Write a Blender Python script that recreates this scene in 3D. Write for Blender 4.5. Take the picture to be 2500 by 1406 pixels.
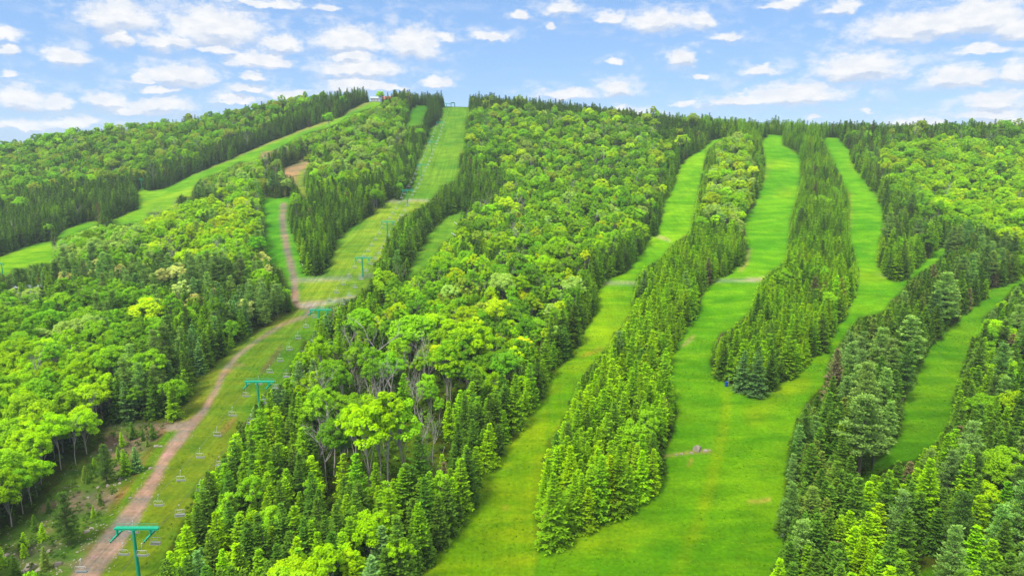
import bpy, math, random
import numpy as np
from mathutils import Vector, Matrix

sc = bpy.context.scene
for o in list(bpy.data.objects): bpy.data.objects.remove(o)
C = sc.collection
R = math.radians
rng = np.random.default_rng(7)
random.seed(7)

# ------------------------------------------------------------------ camera
F = 1667.0; HOR = 361.0; CZ = 100.0
PITCH = math.atan((703 - HOR) / F)
cam_d = bpy.data.cameras.new("camera"); cam = bpy.data.objects.new("camera", cam_d); C.objects.link(cam)
cam.location = (0, 0, CZ); cam.rotation_euler = (math.pi/2 - PITCH, 0, 0)
cam_d.sensor_width = 36; cam_d.lens = 36*F/2500; cam_d.clip_start = 0.5; cam_d.clip_end = 60000
sc.camera = cam
CP, SP = math.cos(PITCH), math.sin(PITCH)

def project(x, y, z):
    """world -> photo pixels (2500 x 1406) and depth"""
    z = z - CZ
    d = y*CP - z*SP
    u = y*SP + z*CP
    d = np.maximum(d, 1e-3)
    return 1250 + F*x/d, 703 - F*u/d, d
def ray(px, py):
    a = (px-1250)/F; b = -(py-703)/F
    return np.array([a, CP + b*SP, -SP + b*CP])

# ------------------------------------------------------------------ light
SUN_EL, SUN_AZ = 58, -138      # azimuth from +Y towards +X
S_EXPO = 1.35
w = bpy.data.worlds.new("World"); sc.world = w; w.use_nodes = True
sun_d = bpy.data.lights.new("sun", 'SUN'); sun = bpy.data.objects.new("sun", sun_d); C.objects.link(sun)
sun_d.energy = 2.2; sun_d.angle = R(14); sun_d.color = (1.0, 0.95, 0.86)
sd = Vector((math.sin(R(SUN_AZ))*math.cos(R(SUN_EL)), math.cos(R(SUN_AZ))*math.cos(R(SUN_EL)), math.sin(R(SUN_EL))))
sun.rotation_euler = sd.to_track_quat('Z', 'Y').to_euler(); sun.location = (0, 0, 400)
sc.view_settings.view_transform = 'Standard'; sc.view_settings.look = 'None'
sc.view_settings.exposure = S_EXPO; sc.view_settings.gamma = 1
sc.render.film_transparent = False
cy = sc.cycles
cy.max_bounces = 5; cy.diffuse_bounces = 3; cy.glossy_bounces = 1; cy.transmission_bounces = 3
cy.transparent_max_bounces = 4; cy.volume_bounces = 0
cy.use_denoising = True; cy.denoiser = 'OPENIMAGEDENOISE'; cy.denoising_input_passes = 'RGB_ALBEDO_NORMAL'; cy.denoising_prefilter = 'ACCURATE'
HAZE = 0.00008

class NT:
    """tiny node helper"""
    def __init__(s, tree): s.t = tree; s.n = tree.nodes; s.l = tree.links
    def node(s, typ, **kw):
        nd = s.n.new(typ)
        for k, v in kw.items(): setattr(nd, k, v)
        return nd
    def put(s, sock, v):
        if isinstance(v, bpy.types.NodeSocket): s.l.new(v, sock)
        elif v is not None:
            try: sock.default_value = v
            except Exception: sock.default_value = (*v, 1.0)
    def math(s, op, a, b=None, c=None, clamp=False):
        nd = s.node('ShaderNodeMath', operation=op); nd.use_clamp = clamp
        for i, v in enumerate((a, b, c)):
            if v is not None: s.put(nd.inputs[i], v)
        return nd.outputs[0]
    def vm(s, op, a, b=None):
        nd = s.node('ShaderNodeVectorMath', operation=op); s.put(nd.inputs[0], a)
        if b is not None: s.put(nd.inputs[1], b)
        return nd.outputs['Value'] if op in ('DOT_PRODUCT', 'LENGTH') else nd.outputs[0]
    def mix(s, f, a, b, mode='MIX'):
        nd = s.node('ShaderNodeMix', data_type='RGBA', blend_type=mode)
        s.put(nd.inputs[0], f); s.put(nd.inputs[6], a); s.put(nd.inputs[7], b)
        return nd.outputs[2]
    def noise(s, vec, scale, detail=3, rough=.5, dist=0, out=0):
        nd = s.node('ShaderNodeTexNoise'); nd.inputs['Scale'].default_value = scale
        nd.inputs['Detail'].default_value = detail; nd.inputs['Roughness'].default_value = rough
        nd.inputs['Distortion'].default_value = dist
        if vec is not None: s.put(nd.inputs['Vector'], vec)
        return nd.outputs[out]
    def mr(s, v, a, b, c=0., d=1., smooth=True):
        nd = s.node('ShaderNodeMapRange'); nd.interpolation_type = 'SMOOTHSTEP' if smooth else 'LINEAR'
        s.put(nd.inputs[0], v)
        for i, q in enumerate((a, b, c, d)): s.put(nd.inputs[i+1], q)
        return nd.outputs[0]

CLOUDS = [(290,32,112,42),(530,55,145,50),(295,88,38,22),(410,98,80,22),(530,115,60,14),(160,135,66,22),(15,85,45,16),(20,120,36,13),
 (440,180,112,26),(350,192,30,10),(630,142,92,22),(690,105,60,22),(850,95,100,32),(1005,100,78,38),(1085,88,32,12),(860,136,70,14),(885,162,118,24),
 (870,202,84,20),(20,178,30,12),(50,235,76,28),(262,240,66,20),(385,252,100,18),(140,250,44,18),(620,188,38,11),(605,215,55,12),(700,225,62,14),
 (570,240,70,10),(170,297,92,11),(50,302,80,13),(320,265,90,10),(1065,202,46,13),(1270,35,34,12),(1375,20,52,20),(1340,67,16,8),(1200,87,56,13),
 (1610,46,108,28),(1715,44,40,22),(1490,40,46,16),(1500,150,25,8),(1665,135,42,20),(1385,226,88,12),(1510,213,52,20),(1525,277,78,14),
 (1775,87,50,11),(1860,170,56,14),(1945,226,150,27),(1810,243,98,13),(1710,187,26,7),(1675,255,42,8),(2250,58,215,36),(2400,30,140,48),
 (2060,12,50,16),(2100,160,146,34),(2350,182,116,30),(2475,172,50,28),(2400,120,84,11),(2430,240,92,22),(2420,272,100,18),(2450,297,80,14),
 (2240,294,84,12),(2115,273,13,6),(1990,292,22,6),(650,5,120,10),(800,18,34,10),(390,215,60,8),(2480,60,80,30),(950,215,60,8),(1910,5,60,8)]
def build_world():
    T = NT(w.node_tree); T.n.clear()
    out = T.node('ShaderNodeOutputWorld'); bg = T.node('ShaderNodeBackground'); T.l.new(bg.outputs[0], out.inputs[0])
    sky = T.node('ShaderNodeTexSky', sky_type='NISHITA'); sky.sun_disc = False
    sky.sun_elevation = R(SUN_EL); sky.sun_rotation = R(SUN_AZ); sky.altitude = 300; sky.air_density = 1.0; sky.dust_density = 0.25; sky.ozone_density = 1.6
    tc = T.node('ShaderNodeTexCoord')
    sep = T.node('ShaderNodeSeparateXYZ'); T.l.new(tc.outputs['Generated'], sep.inputs[0])
    az = T.math('ARCTAN2', sep.outputs[0], sep.outputs[1]); el = T.math('ARCSINE', sep.outputs[2])
    cmb = T.node('ShaderNodeCombineXYZ'); T.put(cmb.inputs[0], az); T.put(cmb.inputs[1], el)
    uv = cmb.outputs[0]
    # warp
    st = T.vm('MULTIPLY', uv, (1, 1.9, 0))
    nz = T.noise(st, 34, 5, .55, out=1)
    wv = T.vm('MULTIPLY', T.vm('SUBTRACT', nz, (.5, .5, .5)), (.036, .026, 0))
    uvw = T.vm('ADD', uv, wv)
    # cloud group
    g = bpy.data.node_groups.new("clouds", 'ShaderNodeTree')
    g.interface.new_socket("v", in_out='INPUT', socket_type='NodeSocketVector')
    g.interface.new_socket("f", in_out='OUTPUT', socket_type='NodeSocketFloat')
    G = NT(g); gi = G.node('NodeGroupInput'); go = G.node('NodeGroupOutput')
    best = None
    for (cx, cyy, rx, ry) in CLOUDS:
        d = ray(cx, cyy); d /= np.linalg.norm(d)
        a0 = math.atan2(d[0], d[1]); e0 = math.asin(d[2])
        d2 = ray(cx+rx, cyy); d2 /= np.linalg.norm(d2); ra = abs(math.atan2(d2[0], d2[1]) - a0)
        d3 = ray(cx, cyy-ry); d3 /= np.linalg.norm(d3); re = abs(math.asin(d3[2]) - e0)
        ra *= 1.18; re *= 1.52
        s = G.vm('SUBTRACT', gi.outputs[0], (a0, e0 - re*.25, 0))
        m1 = G.vm('MULTIPLY', s, (1/ra, .85/re, 0)); m2 = G.vm('MULTIPLY', s, (-1/ra, -1.3/re, 0))
        mx = G.vm('MAXIMUM', m1, m2)
        ln = G.vm('LENGTH', mx)
        best = ln if best is None else G.math('MINIMUM', best, ln)
    G.l.new(G.math('SUBTRACT', 1.0, best), go.inputs[0])
    def grp(v):
        n = T.node('ShaderNodeGroup'); n.node_tree = g; T.put(n.inputs[0], v); return n.outputs[0]
    f = grp(uvw); f2 = grp(T.vm('ADD', uvw, (0, .008, 0)))
    det = T.math('ADD', T.math('MULTIPLY', T.noise(st, 60, 6, .65), .7), T.math('MULTIPLY', T.noise(uv, 150, 5, .6), .3))
    fd = T.math('ADD', f, T.math('MULTIPLY', T.math('SUBTRACT', det, .5), 1.15))
    dens = T.mr(fd, -.02, .58)
    # thin wisps between the cumulus
    wis = T.noise(T.vm('MULTIPLY', uv, (1, 4.0, 0)), 9, 6, .6)
    wisp = T.math('MULTIPLY', T.mr(wis, .52, .78), .22)
    near = T.mr(f, -1.1, .2)
    wisp2 = T.math('MULTIPLY', T.math('MULTIPLY', near, T.mr(T.noise(st, 32, 5, .6), .42, .70)), .6)
    alpha = T.math('MAXIMUM', dens, T.math('MAXIMUM', wisp, wisp2))
    under = T.mr(T.math('SUBTRACT', f2, f), .0, .28)
    lump = T.mr(T.noise(st, 48, 4, .55), .35, .65)
    grey = T.math('MULTIPLY', T.math('ADD', T.math('MULTIPLY', under, .75), T.math('MULTIPLY', lump, .35)), .85)
    # clear sky: physical sky, graded to the photograph's balance
    skyc = T.mix(.62, T.mix(1.0, sky.outputs[0], SKY_TINT, 'MULTIPLY'), T.mix(T.mr(el, .0, .26, 0, 1, False), (1.45, 2.42, 3.90, 1), (1.08, 2.08, 3.80, 1)))
    ccol = T.mix(grey, CLOUD_LIT, CLOUD_BASE)
    # added cloud cover above the view, unseen: bright fill that softens the light
    fill_deck = T.mr(T.math('ADD', el, T.math('MULTIPLY', T.math('SUBTRACT', T.noise(tc.outputs['Generated'], 3, 4), .5), .2)), .34, .62)
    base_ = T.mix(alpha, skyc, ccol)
    T.put(bg.inputs[0], T.mix(fill_deck, base_, (7.8, 7.9, 8.2, 1))); bg.inputs[1].default_value = 0.10
SKY_TINT = (0.44, 0.50, 0.61, 1)
CLOUD_LIT = (3.82, 3.84, 3.9, 1); CLOUD_BASE = (2.15, 2.6, 3.35, 1)
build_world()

# ------------------------------------------------------------------ helpers
def tag(o, label=None, cat=None, group=None, kind=None):
    if label: o['label'] = label
    if cat: o['category'] = cat
    if group: o['group'] = group
    if kind: o['kind'] = kind
    return o
def empty(name, loc=(0, 0, 0), rz=0.0):
    o = bpy.data.objects.new(name, None); C.objects.link(o); o.location = loc; o.rotation_euler = (0, 0, rz); o.empty_display_size = .5
    return o
class MB:
    def __init__(s): s.v = []; s.f = []; s.m = []
    def add(s, vs, fs, mi=0):
        b = len(s.v); s.v += [tuple(p) for p in vs]; s.f += [tuple(b+i for i in f) for f in fs]; s.m += [mi]*len(fs)
    def box(s, c, sz, rz=0, mi=0, rx=0):
        M = Matrix.Translation(c) @ Matrix.Rotation(rz, 4, 'Z') @ Matrix.Rotation(rx, 4, 'X')
        vs = [M @ Vector((a*sz[0]/2, b*sz[1]/2, d*sz[2]/2)) for a in (-1, 1) for b in (-1, 1) for d in (-1, 1)]
        s.add(vs, [(0,1,3,2),(4,6,7,5),(0,4,5,1),(2,3,7,6),(0,2,6,4),(1,5,7,3)], mi)
    def tube(s, pts, rad, n=6, mi=0, cap=True):
        pts = [Vector(p) for p in pts]; rad = rad if hasattr(rad, '__len__') else [rad]*len(pts)
        vs = []; fs = []
        for i, p in enumerate(pts):
            t = (pts[min(i+1, len(pts)-1)] - pts[max(i-1, 0)]).normalized()
            a = Vector((0, 0, 1)) if abs(t.z) < .9 else Vector((1, 0, 0))
            u = t.cross(a).normalized(); v = t.cross(u)
            for k in range(n):
                an = 2*math.pi*k/n; vs.append(p + (u*math.cos(an) + v*math.sin(an))*rad[i])
        for i in range(len(pts)-1):
            for k in range(n):
                fs.append((i*n+k, i*n+(k+1) % n, (i+1)*n+(k+1) % n, (i+1)*n+k))
        if cap: fs.append(tuple(range(n))[::-1]); fs.append(tuple((len(pts)-1)*n+k for k in range(n)))
        s.add(vs, fs, mi)
    def disc(s, c, axis, r, th, n=14, mi=0):
        c = Vector(c); ax = Vector(axis).normalized(); s.tube([c-ax*th/2, c+ax*th/2], r, n, mi)
    def mesh(s, name, mats, smooth=False):
        me = bpy.data.meshes.new(name); me.from_pydata(s.v, [], s.f)
        for m in (mats if isinstance(mats, (list, tuple)) else [mats]): me.materials.append(m)
        me.polygons.foreach_set('material_index', s.m)
        if smooth: me.polygons.foreach_set('use_smooth', [True]*len(s.f))
        me.update(); return me
    def build(s, name, mats, parent=None, loc=None, smooth=False):
        o = bpy.data.objects.new(name, s.mesh(name, mats, smooth)); C.objects.link(o)
        if parent: o.parent = parent
        if loc is not None: o.location = loc
        return o
def np_mesh(name, V, Fq, mats, attrs=None, smooth=False, mi=None):
    """V (n,3), Fq (m,4) all quads"""
    me = bpy.data.meshes.new(name); V = np.asarray(V, np.float32); Fq = np.asarray(Fq, np.int32)
    me.vertices.add(len(V)); me.vertices.foreach_set('co', V.ravel())
    k = Fq.shape[1]
    me.loops.add(Fq.size); me.loops.foreach_set('vertex_index', Fq.ravel())
    me.polygons.add(len(Fq)); me.polygons.foreach_set('loop_start', np.arange(0, Fq.size, k, dtype=np.int32))
    if smooth: me.polygons.foreach_set('use_smooth', np.ones(len(Fq), bool))
    for m in mats: me.materials.append(m)
    if mi is not None: me.polygons.foreach_set('material_index', np.asarray(mi, np.int32))
    me.update(calc_edges=True)
    for n, (typ, a) in (attrs or {}).items():
        at = me.attributes.new(n, typ, 'POINT')
        at.data.foreach_set('value' if typ == 'FLOAT' else 'vector', np.asarray(a, np.float32).ravel())
    return me

# ------------------------------------------------------------------ materials
def mat(name):
    m = bpy.data.materials.new(name); m.use_nodes = True; T = NT(m.node_tree); T.n.clear()
    o = T.node('ShaderNodeOutputMaterial'); return m, T, o
def plain(name, col, rough=.6, metal=0, var=.12, scale=3.0, spec=.3):
    m, T, o = mat(name); b = T.node('ShaderNodeBsdfPrincipled'); T.l.new(b.outputs[0], o.inputs[0])
    tc = T.node('ShaderNodeTexCoord'); n = T.noise(tc.outputs['Object'], scale, 4)
    c = T.mix(n, tuple(x*(1-var) for x in col)+(1,), tuple(min(1, x*(1+var)) for x in col)+(1,))
    T.put(b.inputs['Base Color'], c); b.inputs['Roughness'].default_value = rough; b.inputs['Metallic'].default_value = metal
    b.inputs['Specular IOR Level'].default_value = spec
    return m
def foliage(name, dark, tipm, trans=.30, rnd=.18):
    m, T, o = mat(name)
    at = T.node('ShaderNodeAttribute', attribute_type='INSTANCER', attribute_name='tint')
    tp = T.node('ShaderNodeAttribute', attribute_type='GEOMETRY', attribute_name='tip')
    oi = T.node('ShaderNodeObjectInfo')
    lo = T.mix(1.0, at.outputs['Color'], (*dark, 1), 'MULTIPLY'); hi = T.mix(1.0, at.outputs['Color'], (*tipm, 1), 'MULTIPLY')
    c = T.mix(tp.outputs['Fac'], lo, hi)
    v = T.mr(oi.outputs['Random'], 0, 1, 1-rnd, 1+rnd, False)
    cc = T.node('ShaderNodeCombineColor')
    for i in range(3): T.put(cc.inputs[i], v)
    c = T.mix(1.0, c, cc.outputs[0], 'MULTIPLY')
    d = T.node('ShaderNodeBsdfDiffuse'); tr = T.node('ShaderNodeBsdfTranslucent'); mx = T.node('ShaderNodeMixShader')
    T.put(d.inputs[0], c); T.put(tr.inputs[0], T.mix(1.0, c, (1.15, 1.1, .5, 1), 'MULTIPLY')); mx.inputs[0].default_value = trans
    T.l.new(d.outputs[0], mx.inputs[1]); T.l.new(tr.outputs[0], mx.inputs[2]); T.l.new(mx.outputs[0], o.inputs[0])
    return m
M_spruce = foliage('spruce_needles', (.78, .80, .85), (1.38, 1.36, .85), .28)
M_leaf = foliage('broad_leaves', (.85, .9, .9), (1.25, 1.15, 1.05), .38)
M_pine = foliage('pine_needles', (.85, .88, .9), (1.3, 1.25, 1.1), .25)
M_bark = plain('bark_brown', (.10, .08, .06), .9, var=.3)
M_bark2 = plain('bark_pale', (.26, .235, .20), .9, var=.35, scale=2)
M_dead = plain('bark_dead_grey', (.30, .28, .25), .9, var=.25, scale=2)
M_green = plain('green_paint', (.002, .27, .145), .45, var=.15, scale=.8)
M_pale = plain('galvanised_steel', (.40, .42, .41), .45, .3, .1)
M_seat = plain('seat_pad_dark', (.05, .055, .065), .6)
M_rub = plain('rubber_black', (.02, .02, .02), .7)
M_cable = plain('steel_cable', (.10, .11, .11), .5, .5)
M_rock = plain('pale_rock', (.20, .175, .135), .9, var=.35, scale=1.2)
M_roof = plain('grey_metal_roof', (.28, .32, .32), .4, .2, .12, .3)
M_wall = plain('dark_siding', (.10, .085, .07), .8)
M_white = plain('white_siding', (.45, .45, .44), .7)
M_redroof = plain('red_roof', (.28, .09, .06), .8)
M_glass = plain('window_glass', (.05, .06, .08), .15, 0, .1, 1, .6)
M_blue = plain('blue_plastic', (.01, .06, .28), .5)
M_wood = plain('weathered_wood', (.36, .31, .24), .85, var=.3)

# ------------------------------------------------------------------ terrain height
PY = np.array([-500, 0, 100, 143, 226, 299, 391, 474, 570, 663, 752, 842, 937, 955, 1000, 1100, 1400, 2600], float)
PZ = np.array([-100, -100, -100, -98.7, -92.5, -86, -75.5, -63.5, -49, -30, -6, 22, 52, 54, 55, 47, 5, -60], float)
from functools import lru_cache
_yy = np.linspace(-500, 2600, 3101); _k = np.exp(-0.5*(np.arange(-45, 46)/15.)**2); _k /= _k.sum()
_zz = np.convolve(np.pad(np.interp(_yy, PY, PZ), 45, mode='edge'), _k, 'valid')
# ridge line: photo x -> ground y on the skyline, ridge distance
RX = np.array([-900,-500, 0, 100, 150, 250, 400, 500, 700, 800, 900, 940, 1000, 1090, 1150, 1250, 1400, 1600, 1700, 1890, 2050, 2200, 2350, 2500, 3000, 3500], float)
RP = np.array([ 405, 400, 390, 372, 357, 348, 333, 314, 272, 259, 248, 248, 256, 262, 262, 270, 287, 312, 322, 330, 337, 340, 338, 342, 355, 365], float)
RD = np.array([ 900, 900, 920, 930, 935, 940, 950, 955, 955, 950, 945, 945, 945, 940, 930, 910, 880, 850, 840, 825, 815, 805, 800, 790, 760, 740], float)
_t = np.linspace(-1.4, 1.4, 561)
_rz = []; _rd = []
for t in _t:
    D = 900.
    px = 1250 + F*t/ (CP)   # first guess
    for _ in range(3):
        rp = np.interp(px, RX, RP); rd = np.interp(px, RX, RD)
        r = ray(px, rp); z = r[2]/r[1]*rd
        d = rd*CP - z*SP; px = 1250 + F*t*rd/d
    _rz.append(z); _rd.append(rd)
_rz = np.array(_rz); _rd = np.array(_rd)
_ks = np.exp(-0.5*(np.arange(-8, 9)/3.5)**2); _ks /= _ks.sum()
_rz = np.convolve(np.pad(_rz, 8, mode='edge'), _ks, 'valid'); _rd = np.convolve(np.pad(_rd, 8, mode='edge'), _ks, 'valid')
def bumps(x, y):
    return (1.5*np.sin(x/37.+1.3*np.sin(y/61.))*np.sin(y/43.+.7) + .8*np.sin(x/17.+y/23.)*np.sin(y/19.-x/31.+2) + 1.6*np.sin(y/28.+x/140.))
def height(x, y):
    x = np.asarray(x, float); y = np.asarray(y, float)
    t = x/np.maximum(y, 25.)
    zr = np.interp(t, _t, _rz); yr = np.interp(t, _t, _rd)
    ys = y*937./yr
    z = np.interp(ys, _yy, _zz)
    z = -98.7 + (z+98.7)*(zr+98.7)/(52+98.7)
    fade = np.clip((yr-60-y)/120., 0, 1)*np.clip((y-60)/120., 0, 1)
    lift = np.clip(np.abs(x+87)/25., 0.15, 1)
    return z + CZ + bumps(x, y)*fade*lift*.8
def hit(px, py):
    r = ray(px, py); ys = np.linspace(60, 1100, 5201)
    x = r[0]/r[1]*ys; z = CZ + r[2]/r[1]*ys
    h = height(x, ys); k = np.nonzero(z <= h)[0]
    i = k[0] if len(k) else len(ys)-1
    return Vector((x[i], ys[i], h[i]))

# ------------------------------------------------------------------ photo polygons
def P(*a): return np.array(a, float).reshape(-1, 2)
TR = {}
TR['left'] = P(951,249,902,247,883,255,850,270,833,285,795,297,735,317,635,357,551,394,468,427,418,454,378,466,358,466,344,454,336,464,339,511,317,518,267,539,134,588,84,594,30,615,0,626,-400,720,-400,800,0,664,11,677,32,657,68,651,88,642,131,643,134,584,144,568,182,549,221,541,261,541,284,551,351,541,361,521,401,514,425,509,428,484,445,474,465,481,468,464,485,439,521,427,535,421,582,396,618,397,635,382,689,357,719,340,760,322,802,312,850,288,883,270,910,262,928,255)
TR['track_slope'] = P(640,484,715,483,703,500,700,530,716,571,727,610,737,650,752,672,800,690,740,740,712,735,700,680,690,655,655,640,650,615,648,548)
TR['lift'] = P(1079,262,1077,282,1066,305,1053,306,1048,329,1033,354,1027,375,1018,396,1013,419,1006,457,987,474,975,489,938,491,936,506,909,523,868,547,834,576,820,593,805,640,800,662,780,672,752,672,712,700,712,735,735,734,739,754,702,767,668,787,612,821,585,837,548,864,521,894,478,921,465,968,445,994,438,1028,400,1045,300,1180,180,1406,100,1600,280,1600,388,1406,404,1354,428,1310,445,1277,468,1237,478,1187,511,1150,535,1123,558,1093,568,1063,586,1038,607,1024,616,1005,629,970,656,954,670,943,691,938,707,905,729,862,740,830,756,832,772,803,778,781,805,751,824,740,848,732,860,730,883,711,900,685,917,677,913,665,914,641,931,629,936,605,948,573,960,547,984,525,1001,515,1018,503,1047,490,1064,474,1077,454,1110,441,1124,414,1121,403,1120,378,1131,370,1136,354,1135,321,1136,298,1146,275,1149,262)
TR['cut'] = P(1147,506,1117,518,1080,534,1064,551,1020,608,1003,645,993,672,999,687,1020,667,1047,648,1064,622,1068,608,1082,594,1112,575,1124,530)
TR['upper_small'] = P(1015,257,1045,257,1043,268,1032,291,1031,304,1022,306,1005,308,987,311,991,301,997,291,999,272,1010,264)
TR['middle'] = P(1776,332,1733,345,1709,367,1686,381,1666,397,1649,427,1642,457,1622,491,1615,534,1602,574,1582,584,1568,611,1545,643,1532,663,1468,690,1461,710,1458,757,1445,787,1428,800,1425,820,1401,854,1368,897,1341,921,1314,981,1294,1008,1274,1026,1267,1070,1231,1090,1204,1136,1171,1170,1167,1207,1147,1237,1117,1297,1080,1337,1047,1384,1030,1406,930,1560,1290,1560,1310,1406,1325,1330,1304,1297,1308,1254,1321,1203,1328,1123,1338,1073,1361,1046,1385,1010,1408,934,1445,887,1475,861,1498,814,1522,790,1542,760,1548,717,1555,677,1575,653,1612,633,1635,600,1669,578,1686,564,1696,514,1706,464,1716,414,1726,367,1746,350,1766,340)
TR['meadow'] = P(1310,1335,1351,1334,1381,1320,1415,1307,1451,1290,1502,1260,1575,1217,1618,1177,1622,1137,1625,1100,1642,1066,1649,1026,1655,1001,1635,917,1632,877,1652,841,1666,814,1686,787,1709,750,1719,707,1746,684,1776,670,1810,642,1830,598,1816,558,1816,538,1843,491,1863,447,1867,381,1860,347,1873,329,1910,330,1912,354,1953,381,1955,431,1947,481,1930,534,1923,615,1923,630,1900,653,1873,667,1853,697,1843,730,1826,767,1800,787,1793,800,1760,811,1743,841,1733,887,1743,921,1770,928,1790,948,1816,964,1853,966,1880,948,1927,924,1980,877,2017,841,2044,800,2067,767,2080,734,2092,710,2094,650,2080,600,2074,574,2072,531,2074,474,2057,437,2030,381,2014,347,2007,337,2047,337,2074,367,2080,397,2111,441,2141,481,2157,511,2154,564,2144,598,2144,643,2161,674,2184,689,2214,680,2228,657,2254,643,2275,612,2331,600,2345,612,2300,625,2280,645,2248,664,2221,684,2201,710,2174,734,2161,757,2134,767,2097,774,2077,794,2060,824,2030,867,2017,901,2014,934,1967,984,1947,1024,1933,1070,1920,1123,1917,1170,1913,1213,1900,1247,1900,1287,1920,1310,1907,1347,1880,1406,1840,1560,1280,1560,1300,1406)
TR['right'] = P(2478,684,2468,690,2431,704,2415,710,2411,727,2368,750,2334,790,2294,817,2261,854,2241,901,2234,934,2214,961,2201,1018,2201,1030,2181,1080,2161,1110,2127,1137,2094,1177,2080,1200,2060,1227,2075,1222,2090,1200,2111,1183,2151,1150,2194,1126,2234,1123,2261,1096,2288,1080,2301,1053,2311,1036,2334,1003,2324,979,2328,968,2348,917,2365,867,2378,827,2401,794,2398,774,2431,750,2468,710,2500,690,2600,650,2560,640)
TR['bank'] = P(690,414,706,404,752,392,758,400,747,412,738,428,742,450,752,478,738,478,724,450,716,428,702,430)
TR['corner'] = P(2240,1400,2262,1385,2300,1390,2310,1406,2310,1480,2230,1480)
BRUSH = P(265,1035,400,1030,445,1022,430,1045,400,1060,180,1406,110,1560,-120,1560,-40,1350,20,1300,90,1250,125,1195,160,1150,210,1120,245,1085)
OPEN1 = P(870,1080,900,1010,1050,1040,1075,1120,1060,1230,930,1250,850,1200)   # thin understorey under tall trees
OPEN2 = P(1250,830,1330,800,1345,860,1290,905,1240,900)
OPEN3 = P(960,860,1120,890,1150,960,1040,1000,950,960)
DIRTY = P(690,414,752,394,757,400,745,411,719,430,702,430)
DIRT_SCRUB = P(636,372,700,365,742,388,755,398,740,415,724,432,730,480,655,478,640,430)
MARGIN = P(735,395,757,400,742,430,742,450,752,478,735,476,724,450,727,430)
def inside(px, py, poly):
    px = np.asarray(px); py = np.asarray(py); c = np.zeros(px.shape, bool)
    x0, y0 = poly[:, 0].min(), poly[:, 1].min(); x1, y1 = poly[:, 0].max(), poly[:, 1].max()
    bb = (px >= x0) & (px <= x1) & (py >= y0) & (py <= y1)
    if not bb.any(): return c
    qx, qy = px[bb], py[bb]; cc = np.zeros(qx.shape, bool)
    n = len(poly)
    for i in range(n):
        xa, ya = poly[i]; xb, yb = poly[(i+1) % n]
        if ya == yb: continue
        cond = ((ya > qy) != (yb > qy)) & (qx < (xb-xa)*(qy-ya)/(yb-ya)+xa)
        cc ^= cond
    c[bb] = cc; return c
def seg_dist(px, py, line):
    """distance in pixels to a polyline and interpolated 3rd column (half width)"""
    best = np.full(np.shape(px), 1e9); wv = np.zeros(np.shape(px))
    for i in range(len(line)-1):
        a = line[i]; b = line[i+1]; dx, dy = b[0]-a[0], b[1]-a[1]; L = dx*dx+dy*dy
        t = np.clip(((px-a[0])*dx+(py-a[1])*dy)/L, 0, 1)
        d = np.hypot(px-(a[0]+t*dx), py-(a[1]+t*dy)); ww = a[2]+(b[2]-a[2])*t
        q = d/ww; m = q < best; best = np.where(m, q, best)
    return best
ROADS = {   # x, y, half width in photo pixels
 'dirt_road': [
   [(692,502,9),(690,530,9),(694,570,10),(703,620,10),(716,668,12),(719,690,11),(719,715,13),(720,736,13),(735,748,8),(765,745,10),(745,772,5),(690,792,4),(630,830,4),(580,868,6),(548,905,8),(528,950,9),(500,1000,10),(470,1035,14),(440,1065,20),(400,1125,18),(370,1180,22),(330,1240,25),(285,1300,34),(225,1380,40),(150,1480,46)],
   [(405,1046,7),(440,1042,13),(470,1035,12)]],
 'work_road': [
   [(719,684,3),(760,682,2.2),(830,680,1.8),(915,672,1.6)],
   [(735,745,4),(800,738,3.2),(870,724,2)],
   [(940,705,1.8),(958,700,2.6),(975,692,2)],
   [(1466,690,1.3),(1500,690,1.5),(1556,690,1.5)],
   [(1748,686,1.2),(1800,686,2.0),(1830,684,3.6),(1868,681,3.0)],
   [(2093,669,.9),(2145,670,1.3),(2165,672,1.5)],
   [(936,491,1.4),(1000,490,1.6),(1050,489,1.2)],
   [(1602,576,1.6),(1620,582,2.2),(1640,590,1.2)],
 ]}

# ------------------------------------------------------------------ terrain mesh
NTc = 860; tt = np.linspace(-1.25, 1.25, NTc)
ya = [40, 55, 70, 82]
y = 90.
while y < 960: ya.append(y); y += max(.85, y*y/ (F*26)) if y < 400 else 3.2 if y < 500 else 4.0
ya += list(np.linspace(965, 1100, 20)) + list(np.linspace(1140, 2600, 22))
ya = np.array(ya)
TY, TT = np.meshgrid(ya, tt, indexing='ij'); TX = TT*TY
TZ = height(TX, TY)
pxg, pyg, _ = project(TX, TY, TZ)
front = TY < np.interp(TT, _t, _rd)+12
grass = np.zeros(TX.shape, bool)
which = np.zeros(TX.shape, np.int8)
for i, (k, poly) in enumerate(TR.items()):
    m = inside(pxg, pyg, poly) & front; which[m] = i+1; grass |= m
# photo roads
dq = np.full(TX.shape, 1e9)
for ln in ROADS['dirt_road']: dq = np.minimum(dq, seg_dist(pxg, pyg, ln)*1.28)
wq = np.full(TX.shape, 1e9)
for ln in ROADS['work_road']: wq = np.minimum(wq, seg_dist(pxg, pyg, ln))
def _vn(x, y, s, seed):
    xi = x/s; yi = y/s; x0 = np.floor(xi); y0 = np.floor(yi); fx = xi-x0; fy = yi-y0
    fx = fx*fx*(3-2*fx); fy = fy*fy*(3-2*fy)
    def h(a, b): v = np.sin(a*127.1 + b*311.7 + seed*74.7)*43758.5453; return v - np.floor(v)
    return (h(x0, y0)*(1-fx)+h(x0+1, y0)*fx)*(1-fy) + (h(x0, y0+1)*(1-fx)+h(x0+1, y0+1)*fx)*fy
dn = _vn(TX, TY, 3.1, 1)*.5 + _vn(TX, TY, 9., 2)*.5
dq = dq + .75*(dn-.5) + .05
dirt = (dq < 1) & front; work = (wq < 1) & front
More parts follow.
